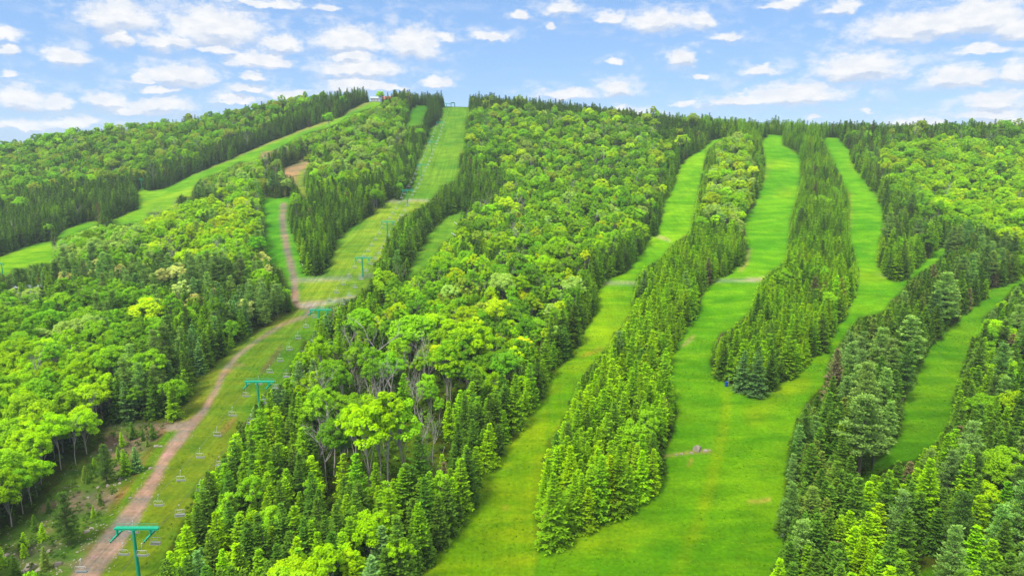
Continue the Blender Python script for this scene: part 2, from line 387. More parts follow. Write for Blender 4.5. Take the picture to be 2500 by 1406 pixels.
COLG = {'left': (.115,.30,.012), 'track_slope': (.075,.27,.012), 'lift': (.115,.275,.020), 'cut': (.10,.25,.018), 'upper_small': (.06,.20,.012),
        'middle': (.105,.285,.008), 'meadow': (.098,.315,.005), 'right': (.092,.290,.006), 'corner': (.08,.24,.008), 'bank': (.22,.24,.08)}
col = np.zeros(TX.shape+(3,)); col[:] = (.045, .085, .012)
for i, k in enumerate(TR): col[which == i+1] = COLG[k]
def soft(poly, c, a=1.0):
    m = inside(pxg, pyg, poly) & front
    col[m] = col[m]*(1-a) + np.array(c)*a
# yellowish and darker zones seen in the photo's turf
soft(P(936,491,1050,488,1040,500,1000,520,930,640,912,690,880,715,735,740,745,690,800,672,820,600,870,560), (.20,.32,.030), .65)
soft(P(1466,712,1545,700,1540,760,1480,860,1400,960,1300,1130,1240,1300,1200,1406,1150,1560,1290,1560,1320,1330,1330,1150,1380,1010,1450,880,1300,1010,1330,930,1440,810), (.135,.29,.010), .5)
soft(P(1050,1380,1160,1190,1290,1010,1340,1000,1310,1250,1320,1330,1300,1406,1280,1560,930,1560), (.15,.29,.010), .5)
soft(P(0,626,130,590,130,642,60,655,0,665,-400,800,-400,720), (.15,.34,.006), .6)
soft(P(340,495,430,470,470,460,480,485,430,510,350,520), (.22,.38,.02), .5)
soft(P(560,1140,620,900,760,780,780,760,700,780,560,880,480,960,460,1040,380,1150,300,1300,260,1406,340,1406,480,1220), (.165,.27,.030), .55)
soft(P(438,1028,445,994,478,921,521,894,548,864,612,821,668,787,739,754,735,775,640,830,560,880,525,950,480,1030), (.20,.27,.045), .55)
# yellow tyre line over the meadow
yl = [(1775,965,13),(1772,1020,16),(1757,1090,18),(1735,1180,17),(1700,1290,20),(1660,1380,24),(1620,1500,28)]
q = seg_dist(pxg, pyg, yl); a = np.clip(1.25-q, 0, 1)[..., None]*((which == list(TR).index('meadow')+1)[..., None])*.42
col = col*(1-a) + np.array((.21, .36, .003))*a
q = seg_dist(pxg, pyg, [(1840,1010,30),(1900,960,34),(1960,930,24)]); a = np.clip(1.3-q, 0, 1)[..., None]*.45*((which == list(TR).index('meadow')+1)[..., None])
col = col*(1-a) + np.array((.19, .33, .004))*a
for (cx, cyy, rx, ry, aa) in [(2110,675,70,14,.45),(1920,470,30,14,.5),(1900,400,40,12,.3),(2090,400,20,16,.4),(1550,1290,160,26,.25),(1880,870,160,20,.2),(1740,560,50,30,.1),(1480,1330,110,14,.35)]:
    q = np.hypot((pxg-cx)/rx, (pyg-cyy)/ry); a = np.clip(1.5-q, 0, 1)[..., None]*aa*(grass[..., None])
    col = col*(1-a) + np.array((.20, .36, .004))*a
br = inside(pxg, pyg, BRUSH) & front
_m = np.clip((_vn(TX, TY, 11., 4)*.6 + _vn(TX, TY, 3.7, 5)*.4 - .36)*4.5, 0, 1)[..., None]
_bc = np.array((.24, .18, .095))*(1-_m) + np.array((.10, .20, .02))*_m
col = np.where((br & ~dirt)[..., None], _bc, col)
scr = (inside(pxg, pyg, DIRT_SCRUB)) & front; col[scr] = (.20, .17, .09)
mg = inside(pxg, pyg, MARGIN) & front; col[mg] = (.15, .24, .04)
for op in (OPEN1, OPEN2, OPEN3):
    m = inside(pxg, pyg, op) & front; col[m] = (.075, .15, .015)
# brown worn margins beside the left slope
q = seg_dist(pxg, pyg, [(900,250,4),(850,270,6),(800,294,6),(735,316,5),(635,356,4),(551,393,3),(468,426,2)]); a = np.clip(1.6-q, 0, 1)[..., None]*.75*grass[..., None]
col = col*(1-a) + np.array((.26, .24, .11))*a
for ln, c, aa in [([(640,905,5),(662,880,7),(688,845,4)], (.17,.14,.09), .8), ([(536,1062,6),(556,1040,8),(575,1020,4)], (.20,.16,.09), .7),
              ([(1666,845,2),(1682,832,3),(1694,820,2)], (.42,.34,.22), .9), ([(1620,1113,2),(1660,1108,2.2),(1700,1102,3),(1732,1101,4)], (.40,.31,.20), .9),
              ([(1682,1135,3),(1688,1122,4)], (.35,.30,.10), .8), ([(1820,1226,1.5),(1850,1223,2),(1880,1219,3)], (.40,.34,.18), .8), ([(1420,871,2),(1440,862,4),(1470,852,3)], (.26,.17,.08), .6),
              ([(660,432,2)]*2, (.3,.2,.1), 0), ([(430,860,1)]*2, (0,0,0), 0), ([(1230,1240,4),(1238,1238,4)], (.27,.26,.16), .6),
              ([(555,908,5),(575,890,5),(600,892,2)], (.40,.33,.22), .6), ([(745,742,6),(790,740,6)], (.42,.31,.22), .8), ([(1808,660,4),(1822,640,5),(1830,610,4)], (.27,.23,.12), .7),
              ([(2075,470,3),(2077,510,4),(2074,560,3)], (.24,.27,.05), .5), ([(2108,420,5),(2130,455,5)], (.24,.26,.06), .5), ([(1880,400,3),(1866,440,4)], (.24,.27,.05), .4)]:
    if aa == 0: continue
    q = seg_dist(pxg, pyg, ln); a = np.clip(1.5-q, 0, 1)[..., None]*aa
    col = col*(1-a) + np.array(c)*a
a = np.clip((1.25-dq)/.45, 0, 1)[..., None]; col = col*(1-a) + np.array((.31, .245, .160))*a
# ruts: two lighter wheel lines
a = (np.exp(-((dq-.45)/.16)**2)*(dq < 1))[..., None]*.45; col = col*(1-a) + np.array((.45, .36, .26))*a
# grass keeps growing between the wheel lines on the middle stretch
a = (np.exp(-(dq/.30)**2)*np.exp(-((pyg-935)/75.)**2)*(pxg > 440)*np.clip(_vn(TX, TY, 6., 9)*2-.4, 0, 1))[..., None]*.85; col = col*(1-a) + np.array((.14, .24, .03))*a
a = np.clip((1.4-wq)/.6, 0, 1)[..., None]*.85; col = col*(1-a) + np.array((.52, .47, .34))*a
a = inside(pxg, pyg, DIRTY) & front; col[a] = (.25, .195, .14)
# mowing direction coordinate: streaks follow the slope edges (world metres, stretched)
def ground_mat():
    m, T, o = mat('turf_and_soil')
    at = T.node('ShaderNodeAttribute', attribute_type='GEOMETRY', attribute_name='soil')
    rg = T.node('ShaderNodeAttribute', attribute_type='GEOMETRY', attribute_name='streak')
    geo = T.node('ShaderNodeNewGeometry'); pos = geo.outputs['Position']
    flat = T.vm('MULTIPLY', pos, (1, 1, 0))
    big = T.noise(flat, .018, 5, .6); med = T.noise(flat, .11, 5, .65); fine = T.noise(flat, .9, 4, .7)
    sv = T.node('ShaderNodeMapping'); T.l.new(flat, sv.inputs[0]); sv.inputs['Rotation'].default_value = (0, 0, R(12)); sv.inputs['Scale'].default_value = (.42, .018, 1)
    stre = T.noise(sv.outputs[0], 1.0, 5, .6, .4)
    sv2 = T.node('ShaderNodeMapping'); T.l.new(flat, sv2.inputs[0]); sv2.inputs['Rotation'].default_value = (0, 0, R(-6)); sv2.inputs['Scale'].default_value = (.035, .13, 1)
    cross = T.noise(sv2.outputs[0], 1.0, 5, .62, .6)
    c = at.outputs['Color']
    def amp(v, lo, hi):
        return T.mr(v, .3, .7, lo, hi, False)
    f = T.math('MULTIPLY', amp(big, .84, 1.16), amp(med, .80, 1.20)); f = T.math('MULTIPLY', f, amp(fine, .74, 1.26))
    st = T.math('ADD', 1.0, T.math('MULTIPLY', T.math('SUBTRACT', stre, .5), T.math('MULTIPLY', rg.outputs['Fac'], 1.3)))
    cr = T.math('ADD', 1.0, T.math('MULTIPLY', T.math('SUBTRACT', cross, .5), T.math('SUBTRACT', .75, T.math('MULTIPLY', rg.outputs['Fac'], .5))))
    f = T.math('MULTIPLY', f, T.math('MULTIPLY', st, cr))
    cc = T.node('ShaderNodeCombineColor')
    for i in range(3): T.put(cc.inputs[i], f)
    c1 = T.mix(1.0, c, cc.outputs[0], 'MULTIPLY')
    # straw / clover hue drift
    c2 = T.mix(1.0, c1, (1.38, 1.10, 1.1, 1), 'MULTIPLY'); c3 = T.mix(1.0, c1, (.78, .95, 1.1, 1), 'MULTIPLY')
    hue = T.math('ADD', T.math('MULTIPLY', big, .5), T.math('MULTIPLY', cross, .5))
    c4 = T.mix(T.mr(hue, .40, .62), c3, c2)
    patch = T.noise(flat, .26, 5, .7, .5); worn = T.noise(sv.outputs[0], 2.3, 5, .7, .8)
    dry = T.math('ADD', T.math('MULTIPLY', T.mr(patch, .56, .74), .45), T.math('MULTIPLY', T.math('MULTIPLY', T.mr(worn, .55, .70), rg.outputs['Fac']), .5))
    c5 = T.mix(dry, c4, T.mix(1.0, c4, (1.65, 1.12, 2.0, 1), 'MULTIPLY'))
    weed = T.mr(T.noise(flat, .5, 4, .75, .3), .60, .72)
    cfin = T.mix(T.math('MULTIPLY', weed, .25), c5, T.mix(1.0, c5, (.55, .72, .9, 1), 'MULTIPLY'))
    d = T.node('ShaderNodeBsdfDiffuse'); T.put(d.inputs[0], cfin)
    bp = T.node('ShaderNodeBump'); bp.inputs['Strength'].default_value = .8; bp.inputs['Distance'].default_value = .35
    T.put(bp.inputs['Height'], T.math('ADD', fine, T.math('MULTIPLY', T.noise(flat, .35, 3), 1.2))); T.l.new(bp.outputs[0], d.inputs['Normal'])
    T.l.new(d.outputs[0], o.inputs[0]); return m
M_ground = ground_mat()
streak = np.zeros(TX.shape)
for k, v in {'lift': .8, 'middle': .4, 'cut': .6, 'left': .25, 'right': .15, 'meadow': .1}.items(): streak[which == list(TR).index(k)+1] = v
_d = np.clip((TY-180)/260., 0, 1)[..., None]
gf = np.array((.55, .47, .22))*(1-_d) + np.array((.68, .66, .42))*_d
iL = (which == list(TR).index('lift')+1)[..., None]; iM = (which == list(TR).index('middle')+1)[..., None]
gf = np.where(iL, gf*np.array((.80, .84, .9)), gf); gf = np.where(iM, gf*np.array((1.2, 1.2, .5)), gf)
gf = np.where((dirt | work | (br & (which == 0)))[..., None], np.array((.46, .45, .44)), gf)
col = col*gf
# blur colour slightly along both axes so that the edges are soft
for ax in (0, 1):
    cpad = np.pad(col, [(1, 1) if i == ax else (0, 0) for i in range(3)], mode='edge')
    col = (np.take(cpad, range(0, col.shape[ax]), ax) + 2*col + np.take(cpad, range(2, col.shape[ax]+2), ax))/4
V = np.stack([TX, TY, TZ], -1).reshape(-1, 3)
nr, nc = TX.shape
idx = np.arange(nr*nc).reshape(nr, nc)
Q = np.stack([idx[:-1, :-1], idx[:-1, 1:], idx[1:, 1:], idx[1:, :-1]], -1).reshape(-1, 4)
e1 = np.gradient(np.stack([TX, TY, TZ], -1), axis=0); e2 = np.gradient(np.stack([TX, TY, TZ], -1), axis=1)
NRM = np.cross(e2, e1); NRM /= np.linalg.norm(NRM, axis=-1, keepdims=True); NRM = NRM.reshape(-1, 3)
vlab = which.astype(int).copy(); vlab[dirt] = 50; vlab[work & (vlab > 0)] = 51; vlab[br & ~dirt] = 52
flab = vlab.reshape(-1)[Q[:, 0]]
CF = col.reshape(-1, 3); SF = streak.reshape(-1)
def piece(name, lab, **kw):
    fm = np.isin(flab, lab); q = Q[fm]
    if not len(q): return
    u, inv = np.unique(q, return_inverse=True)
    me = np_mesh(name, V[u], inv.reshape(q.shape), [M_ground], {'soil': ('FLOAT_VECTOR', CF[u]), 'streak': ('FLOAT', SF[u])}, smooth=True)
    me.normals_split_custom_set_from_vertices(NRM[u])
    o = bpy.data.objects.new(name, me); C.objects.link(o); tag(o, kind='structure', **kw); return o
piece('ground', [0]); 
for i, k in enumerate(TR): piece('grass_slope' if k != 'bank' else 'rough_ground', [i+1])
piece('dirt_road', [50]); piece('path', [51]); piece('rough_ground', [52])

# ------------------------------------------------------------------ tree prototypes
def kites(p, d, n, L, W, tip, V, Fc, A):
    """leaf or needle-spray kites: origin p, direction d, normal n, length L, width W"""
    s = np.cross(d, n); s /= np.maximum(np.linalg.norm(s, axis=1, keepdims=True), 1e-6)
    b = sum(len(x) for x in V); k = len(p)
    mid = p + d*(L*.55)[:, None]
    vv = np.stack([p, mid - s*(W/2)[:, None], p + d*L[:, None], mid + s*(W/2)[:, None]], 1).reshape(-1, 3)
    V.append(vv); Fc.append(b + np.arange(4*k).reshape(k, 4)); A.append(np.repeat(tip, 4) if tip.ndim == 1 else tip.ravel())
def unit(a): return a/np.maximum(np.linalg.norm(a, axis=-1, keepdims=True), 1e-6)

def spruce_crown(seed, H=16., Rb=2.7, base=.06, nlev=27, dense=1.0, power=.85):
    g = np.random.default_rng(seed); V, Fc, A = [], [], []
    lean = g.normal(0, .02, 2)
    for li in range(nlev):
        t = (li + g.uniform(-.3, .3))/(nlev-1); t = min(max(t, 0), .985)
        z0 = H*(base + (1-base)*t)
        Rr = Rb*(1-t)**power*(1.0 if t > .12 else .82 + t*1.5) + .12
        nb = max(4, int(round((4.5 + 6.5*(1-t))*dense))); a0 = g.uniform(0, 6.28)
        for b in range(nb):
            a = a0 + 6.283*b/nb + g.normal(0, .18); L = Rr*g.uniform(.55, 1.28)
            el = math.radians(-18 + 52*t + g.normal(0, 6))
            hz = np.array([math.cos(a), math.sin(a), 0]); sd_ = np.array([-math.sin(a), math.cos(a), 0])
            ns = max(2, int(round(L/.48)))
            s = (np.arange(ns)+.6)/ns
            droop = -.16*L*s**1.5*(1-t) + .22*L*np.maximum(0, s-.6)**1.3
            pos = np.array([lean[0]*z0, lean[1]*z0, z0]) + hz*(s*L*math.cos(el))[:, None] + np.array([0, 0, 1])*(s*L*math.sin(el) + droop)[:, None]
            for sg in (-1, 1):
                fw = .75 + g.uniform(-.15, .25, ns)
                d = unit(hz*fw[:, None] + sd_*(sg*g.uniform(.5, 1., ns))[:, None] + np.array([0, 0, 1])*g.normal(-.12 + .25*t, .18, ns)[:, None])
                n = unit(np.array([0, 0, 1.]) + g.normal(0, .33, (ns, 3)))
                LL = (.46 + .34*min(L, 2.4)*(1-s*.6))*g.uniform(.7, 1.3, ns)
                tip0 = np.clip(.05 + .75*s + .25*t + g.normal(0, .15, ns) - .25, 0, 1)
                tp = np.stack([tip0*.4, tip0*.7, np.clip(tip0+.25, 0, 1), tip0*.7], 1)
                kites(pos, d, n, LL, np.full(ns, .40)*g.uniform(.8, 1.3, ns), tp, V, Fc, A)
            # hanging twigs below the branch
            m = max(1, ns-1); pp = pos[:m]
            d = unit(np.array([0, 0, -1.]) + hz*.7 + g.normal(0, .25, (m, 3)))
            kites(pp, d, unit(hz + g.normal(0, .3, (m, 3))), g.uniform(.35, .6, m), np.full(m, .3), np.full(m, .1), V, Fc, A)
            # branch tip
            e = pos[-1:]; d = unit(hz + np.array([0, 0, .25]) + g.normal(0, .15, 3))[None]
            kites(e, d, unit(np.array([[0, 0, 1.]]) + g.normal(0, .3, (1, 3))), np.array([.5]), np.array([.34]), np.array([[.6, .8, 1., .8]]), V, Fc, A)
    # leader
    p = np.array([[lean[0]*H, lean[1]*H, H*.955]]*4); an = np.arange(4)*1.57
    d = unit(np.stack([np.cos(an)*.15, np.sin(an)*.15, np.ones(4)], 1))
    kites(p, d, np.stack([np.cos(an), np.sin(an), an*0], 1), np.full(4, H*.05+.2), np.full(4, .25), np.full(4, .7), V, Fc, A)
    return np.concatenate(V), np.concatenate(Fc), np.concatenate(A)

def leaf_crown(seed, H=18., Rx=5.0, z0=.44, nl=34, npl=95, size=.62, flat=.62, top=1.0, spread=.7):
    g = np.random.default_rng(seed); V, Fc, A = [], [], []
    zc = H*(z0 + (1-z0)*.45); rz = H*(1-z0)*.52; cents = []
    k = 0
    for i in range(nl*3):
        if len(cents) >= nl: break
        f = (i*.6180339) % 1.0; u = 1 - 1.75*((i+.5)/(nl*1.6)) if i < nl*1.6 else g.uniform(-.5, 1)
        a = 2*math.pi*f + g.normal(0, .25)
        if u < -.75: continue
        rr = math.sqrt(max(0, 1-u*u)); r = g.uniform(spread, 1.0)
        lb = 1 + .22*math.sin(2*a+seed) + .12*math.sin(3*a+seed*2)
        c = np.array([Rx*lb*rr*r*math.cos(a), Rx*lb*rr*r*math.sin(a), zc + rz*u*r]); cents.append((c, g.uniform(.15, .34)*Rx))
    for i in range(int(nl*.25)):
        cents.append((np.array([g.normal(0, Rx*.35), g.normal(0, Rx*.35), zc + g.uniform(-.3, .5)*rz]), .33*Rx))
    for c, rad in cents:
        n = int(npl*g.uniform(.75, 1.25)*(rad/(.28*Rx))**1.3)
        q = unit(g.normal(0, 1, (n, 3))); q[:, 2] = np.abs(q[:, 2])*1.0 - .38*(g.random(n) < .45)
        q = unit(q); rr = rad*g.uniform(.72, 1.08, n)[:, None]
        p = c + q*rr*np.array([1, 1, flat])
        out = unit(q*np.array([1, 1, 1.5]))
        nn = unit(out*.75 + np.array([0, 0, .55]) + g.normal(0, .27, (n, 3)))
        d = unit(np.cross(nn, g.normal(0, 1, (n, 3))) - np.array([0, 0, .18]))
        L = size*g.uniform(.6, 1.25, n)
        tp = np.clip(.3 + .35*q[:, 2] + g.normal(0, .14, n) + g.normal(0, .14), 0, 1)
        kites(p - d*(L/2)[:, None], d, nn, L, L*g.uniform(.6, .9, n), tp, V, Fc, A)
    return np.concatenate(V), np.concatenate(Fc), np.concatenate(A), [c for c, r in cents]

def pine_crown(seed, H=19., base=.28, Rb=4.2, nlev=12, full=1.0):
    g = np.random.default_rng(seed); V, Fc, A = [], [], []; cents = []
    for li in range(nlev):
        t = (li + g.uniform(-.25, .25))/(nlev-1); t = min(max(t, 0), 1)
        z = H*(base + (1-base)*.96*t); Rr = Rb*(1-t*.86)**.62*(.72+.6*min(t, .3))
        nb = int(round((4 + 3*(1-t))*full)); a0 = g.uniform(0, 6.28)
        for b in range(nb):
            a = a0 + 6.283*b/nb + g.normal(0, .25); L = Rr*g.uniform(.6, 1.15)
            el = math.radians(4 + 40*t + g.normal(0, 6)); hz = np.array([math.cos(a), math.sin(a), 0])
            e = np.array([0, 0, z]) + hz*L*math.cos(el) + np.array([0, 0, 1])*L*math.sin(el)
            cents.append((np.array([0, 0, z-.3]), e))
            for s in np.arange(1., .28, -.62/max(1., L)):
                c = np.array([0, 0, z]) + (e - np.array([0, 0, z]))*s + np.array([0, 0, .15*L*(s-.5)])
                cr = (.62 + .28*(1-abs(s-.7)))*g.uniform(.8, 1.2)
                n = 26; q = unit(g.normal(0, 1, (n, 3))); q[:, 2] = np.abs(q[:, 2])*.9 - .12; q = unit(q)
                p = c + q*np.array([1, 1, .38])*cr*g.uniform(.1, .75, n)[:, None]
                d = unit(q*np.array([1, 1, .7]) + hz*.35 + np.array([0, 0, .35]) + g.normal(0, .2, (n, 3)))
                nn = unit(np.array([0, 0, 1.]) + g.normal(0, .5, (n, 3)))
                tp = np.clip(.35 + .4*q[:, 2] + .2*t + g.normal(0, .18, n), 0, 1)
                kites(p, d, nn, g.uniform(.4, .75, n), g.uniform(.17, .3, n), np.stack([tp*.5, tp*.8, np.clip(tp+.2, 0, 1), tp*.8], 1), V, Fc, A)
    return np.concatenate(V), np.concatenate(Fc), np.concatenate(A), cents

def tubes_np(segs, n=5):
    """segs: list of (p0, r0, p1, r1)"""
    V = []; Fc = []
    b = 0
    for p0, r0, p1, r1 in segs:
        p0 = np.array(p0, float); p1 = np.array(p1, float); t = unit(p1-p0)
        a = np.array([1., 0, 0]) if abs(t[2]) > .8 else np.array([0, 0, 1.])
        u = unit(np.cross(t, a)); v = np.cross(t, u); an = np.arange(n)*2*math.pi/n
        ring = np.cos(an)[:, None]*u + np.sin(an)[:, None]*v
        V += [p0 + ring*r0, p1 + ring*r1]
        for k in range(n): Fc.append((b+k, b+(k+1) % n, b+n+(k+1) % n, b+n+k))
        b += 2*n
    return np.concatenate(V), np.array(Fc)
def trunk_leafy(seed, H, z0, cents, r=.22):
    g = np.random.default_rng(seed); segs = []; p = np.array([0, 0, -.6]); zt = H*(z0+.25); n = 4
    pts = [p]
    for i in range(n): pts.append(np.array([g.normal(0, .18)*(i+1)*.5, g.normal(0, .18)*(i+1)*.5, -.6 + (zt+.6)*(i+1)/n]))
    for i in range(n): segs.append((pts[i], r*(1-.16*i), pts[i+1], r*(1-.16*(i+1))))
    idxs = g.choice(len(cents), min(len(cents), 14), replace=False)
    for i in idxs:
        c = cents[i]; k = g.integers(2, n+1); st = pts[k]
        mid = (st + c)/2 + np.array([0, 0, .4]); segs.append((st, r*.42, mid, r*.28)); segs.append((mid, r*.28, c, r*.1))
    return tubes_np(segs)
def bare_tree(seed, H=17, r=.2, broken=False):
    g = np.random.default_rng(seed); segs = []
    def grow(p, d, L, r, lvl):
        n = 3; q = p
        for i in range(n):
            d = unit(d + g.normal(0, .07 if lvl == 0 else .14, 3) + np.array([0, 0, .05])); e = q + d*L/n
            segs.append((q, r*(1-.22*i), e, r*(1-.22*(i+1)))); q = e
            if lvl < 3 and (i > 0 or lvl > 0):
                for _ in range(2 if lvl == 0 else g.integers(1, 3)):
                    s = unit(np.array([g.normal(), g.normal(), .0])); dd = unit(d*.9 + s*.6 + np.array([0, 0, .3]))
                    grow(q, dd, L*g.uniform(.38, .58), r*(.42 if lvl else .5), lvl+1)
    grow(np.array([0, 0, -.5]), np.array([0, 0, 1.]), H*(.95 if broken else .72), r, 3 if broken else 0)
    return tubes_np(segs, 4)

def crown_mesh(name, VFA, m): V_, F_, A_ = VFA[:3]; return np_mesh(name, V_, F_, [m], {'tip': ('FLOAT', A_)})
def joined(name, VFA, m, TV, m2):
    V_, F_, A_ = VFA[:3]; TVv, TF = TV; b = len(V_)
    return np_mesh(name, np.concatenate([V_, TVv]), np.concatenate([F_, TF+b]), [m, m2], {'tip': ('FLOAT', np.concatenate([A_, np.zeros(len(TVv))]))},
                   mi=np.concatenate([np.zeros(len(F_)), np.ones(len(TF))]))
PROTO = {'S': [], 'D': [], 'P': [], 'B': []}     # each: dict(crown, trunk, all, H, R)
for i, (H, Rb, base, nlev, pw) in enumerate([(13, 2.6, .04, 21, .66), (14, 2.4, .05, 22, .60), (12.5, 2.9, .04, 20, .72), (13.5, 2.5, .06, 20, .52), (15, 3.1, .05, 24, .80), (11, 2.5, .03, 18, .62)]):
    cr = spruce_crown(100+i, H, Rb, base, nlev, 1.0, pw)
    tv = tubes_np([((0, 0, -.8), .2, (0, 0, H*.5), .13), ((0, 0, H*.5), .13, (0, 0, H*.97), .02)])
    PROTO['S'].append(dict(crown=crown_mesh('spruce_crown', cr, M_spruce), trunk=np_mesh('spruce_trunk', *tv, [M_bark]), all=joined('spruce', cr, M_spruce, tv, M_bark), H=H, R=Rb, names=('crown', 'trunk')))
for i, (H, Rx, z0, nl, npl, flat) in enumerate([(16, 4.6, .26, 34, 160, .85), (17, 5.0, .30, 38, 150, .8), (15, 4.1, .22, 30, 170, .9), (17, 3.8, .30, 30, 160, .9), (14, 4.7, .20, 36, 150, .75), (19, 4.8, .48, 30, 160, .7), (15.5, 3.4, .18, 28, 170, 1.0), (19, 2.9, .50, 20, 110, .9), (18, 3.4, .42, 22, 100, .8)]):
    cr = leaf_crown(200+i, H, Rx, z0, nl, npl, .50, flat)
    tv = trunk_leafy(300+i, H, z0, cr[3])
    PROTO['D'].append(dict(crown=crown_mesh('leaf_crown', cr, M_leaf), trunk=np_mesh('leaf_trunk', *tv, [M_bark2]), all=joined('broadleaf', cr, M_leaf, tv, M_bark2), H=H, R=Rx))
for i, (H, base, Rb, nlev, full) in enumerate([(19, .22, 4.2, 12, 1.15), (20, .30, 3.8, 12, 1.1), (17, .16, 4.0, 11, 1.2), (20, .42, 4.5, 10, 1.2)]):
    cr = pine_crown(400+i, H, base, Rb, nlev, full)
    sg = [((0, 0, -.8), .27, (0, 0, H*.5), .18), ((0, 0, H*.5), .18, (0, 0, H*.95), .03)] + [(a, .06, b, .02) for a, b in cr[3]]
    tv = tubes_np(sg)
    PROTO['P'].append(dict(crown=crown_mesh('pine_crown', cr, M_pine), trunk=np_mesh('pine_trunk', *tv, [M_bark]), all=joined('pine', cr, M_pine, tv, M_bark), H=H, R=Rb))
for i in range(4):
    H = [17, 15, 16, 9][i]; tv = bare_tree(500+i, H, [.2, .17, .18, .16][i], i == 3)
    PROTO['B'].append(dict(crown=None, trunk=np_mesh('bare_wood', *tv, [M_dead]), H=H, R=2.2)); PROTO['B'][-1]['all'] = PROTO['B'][-1]['trunk']

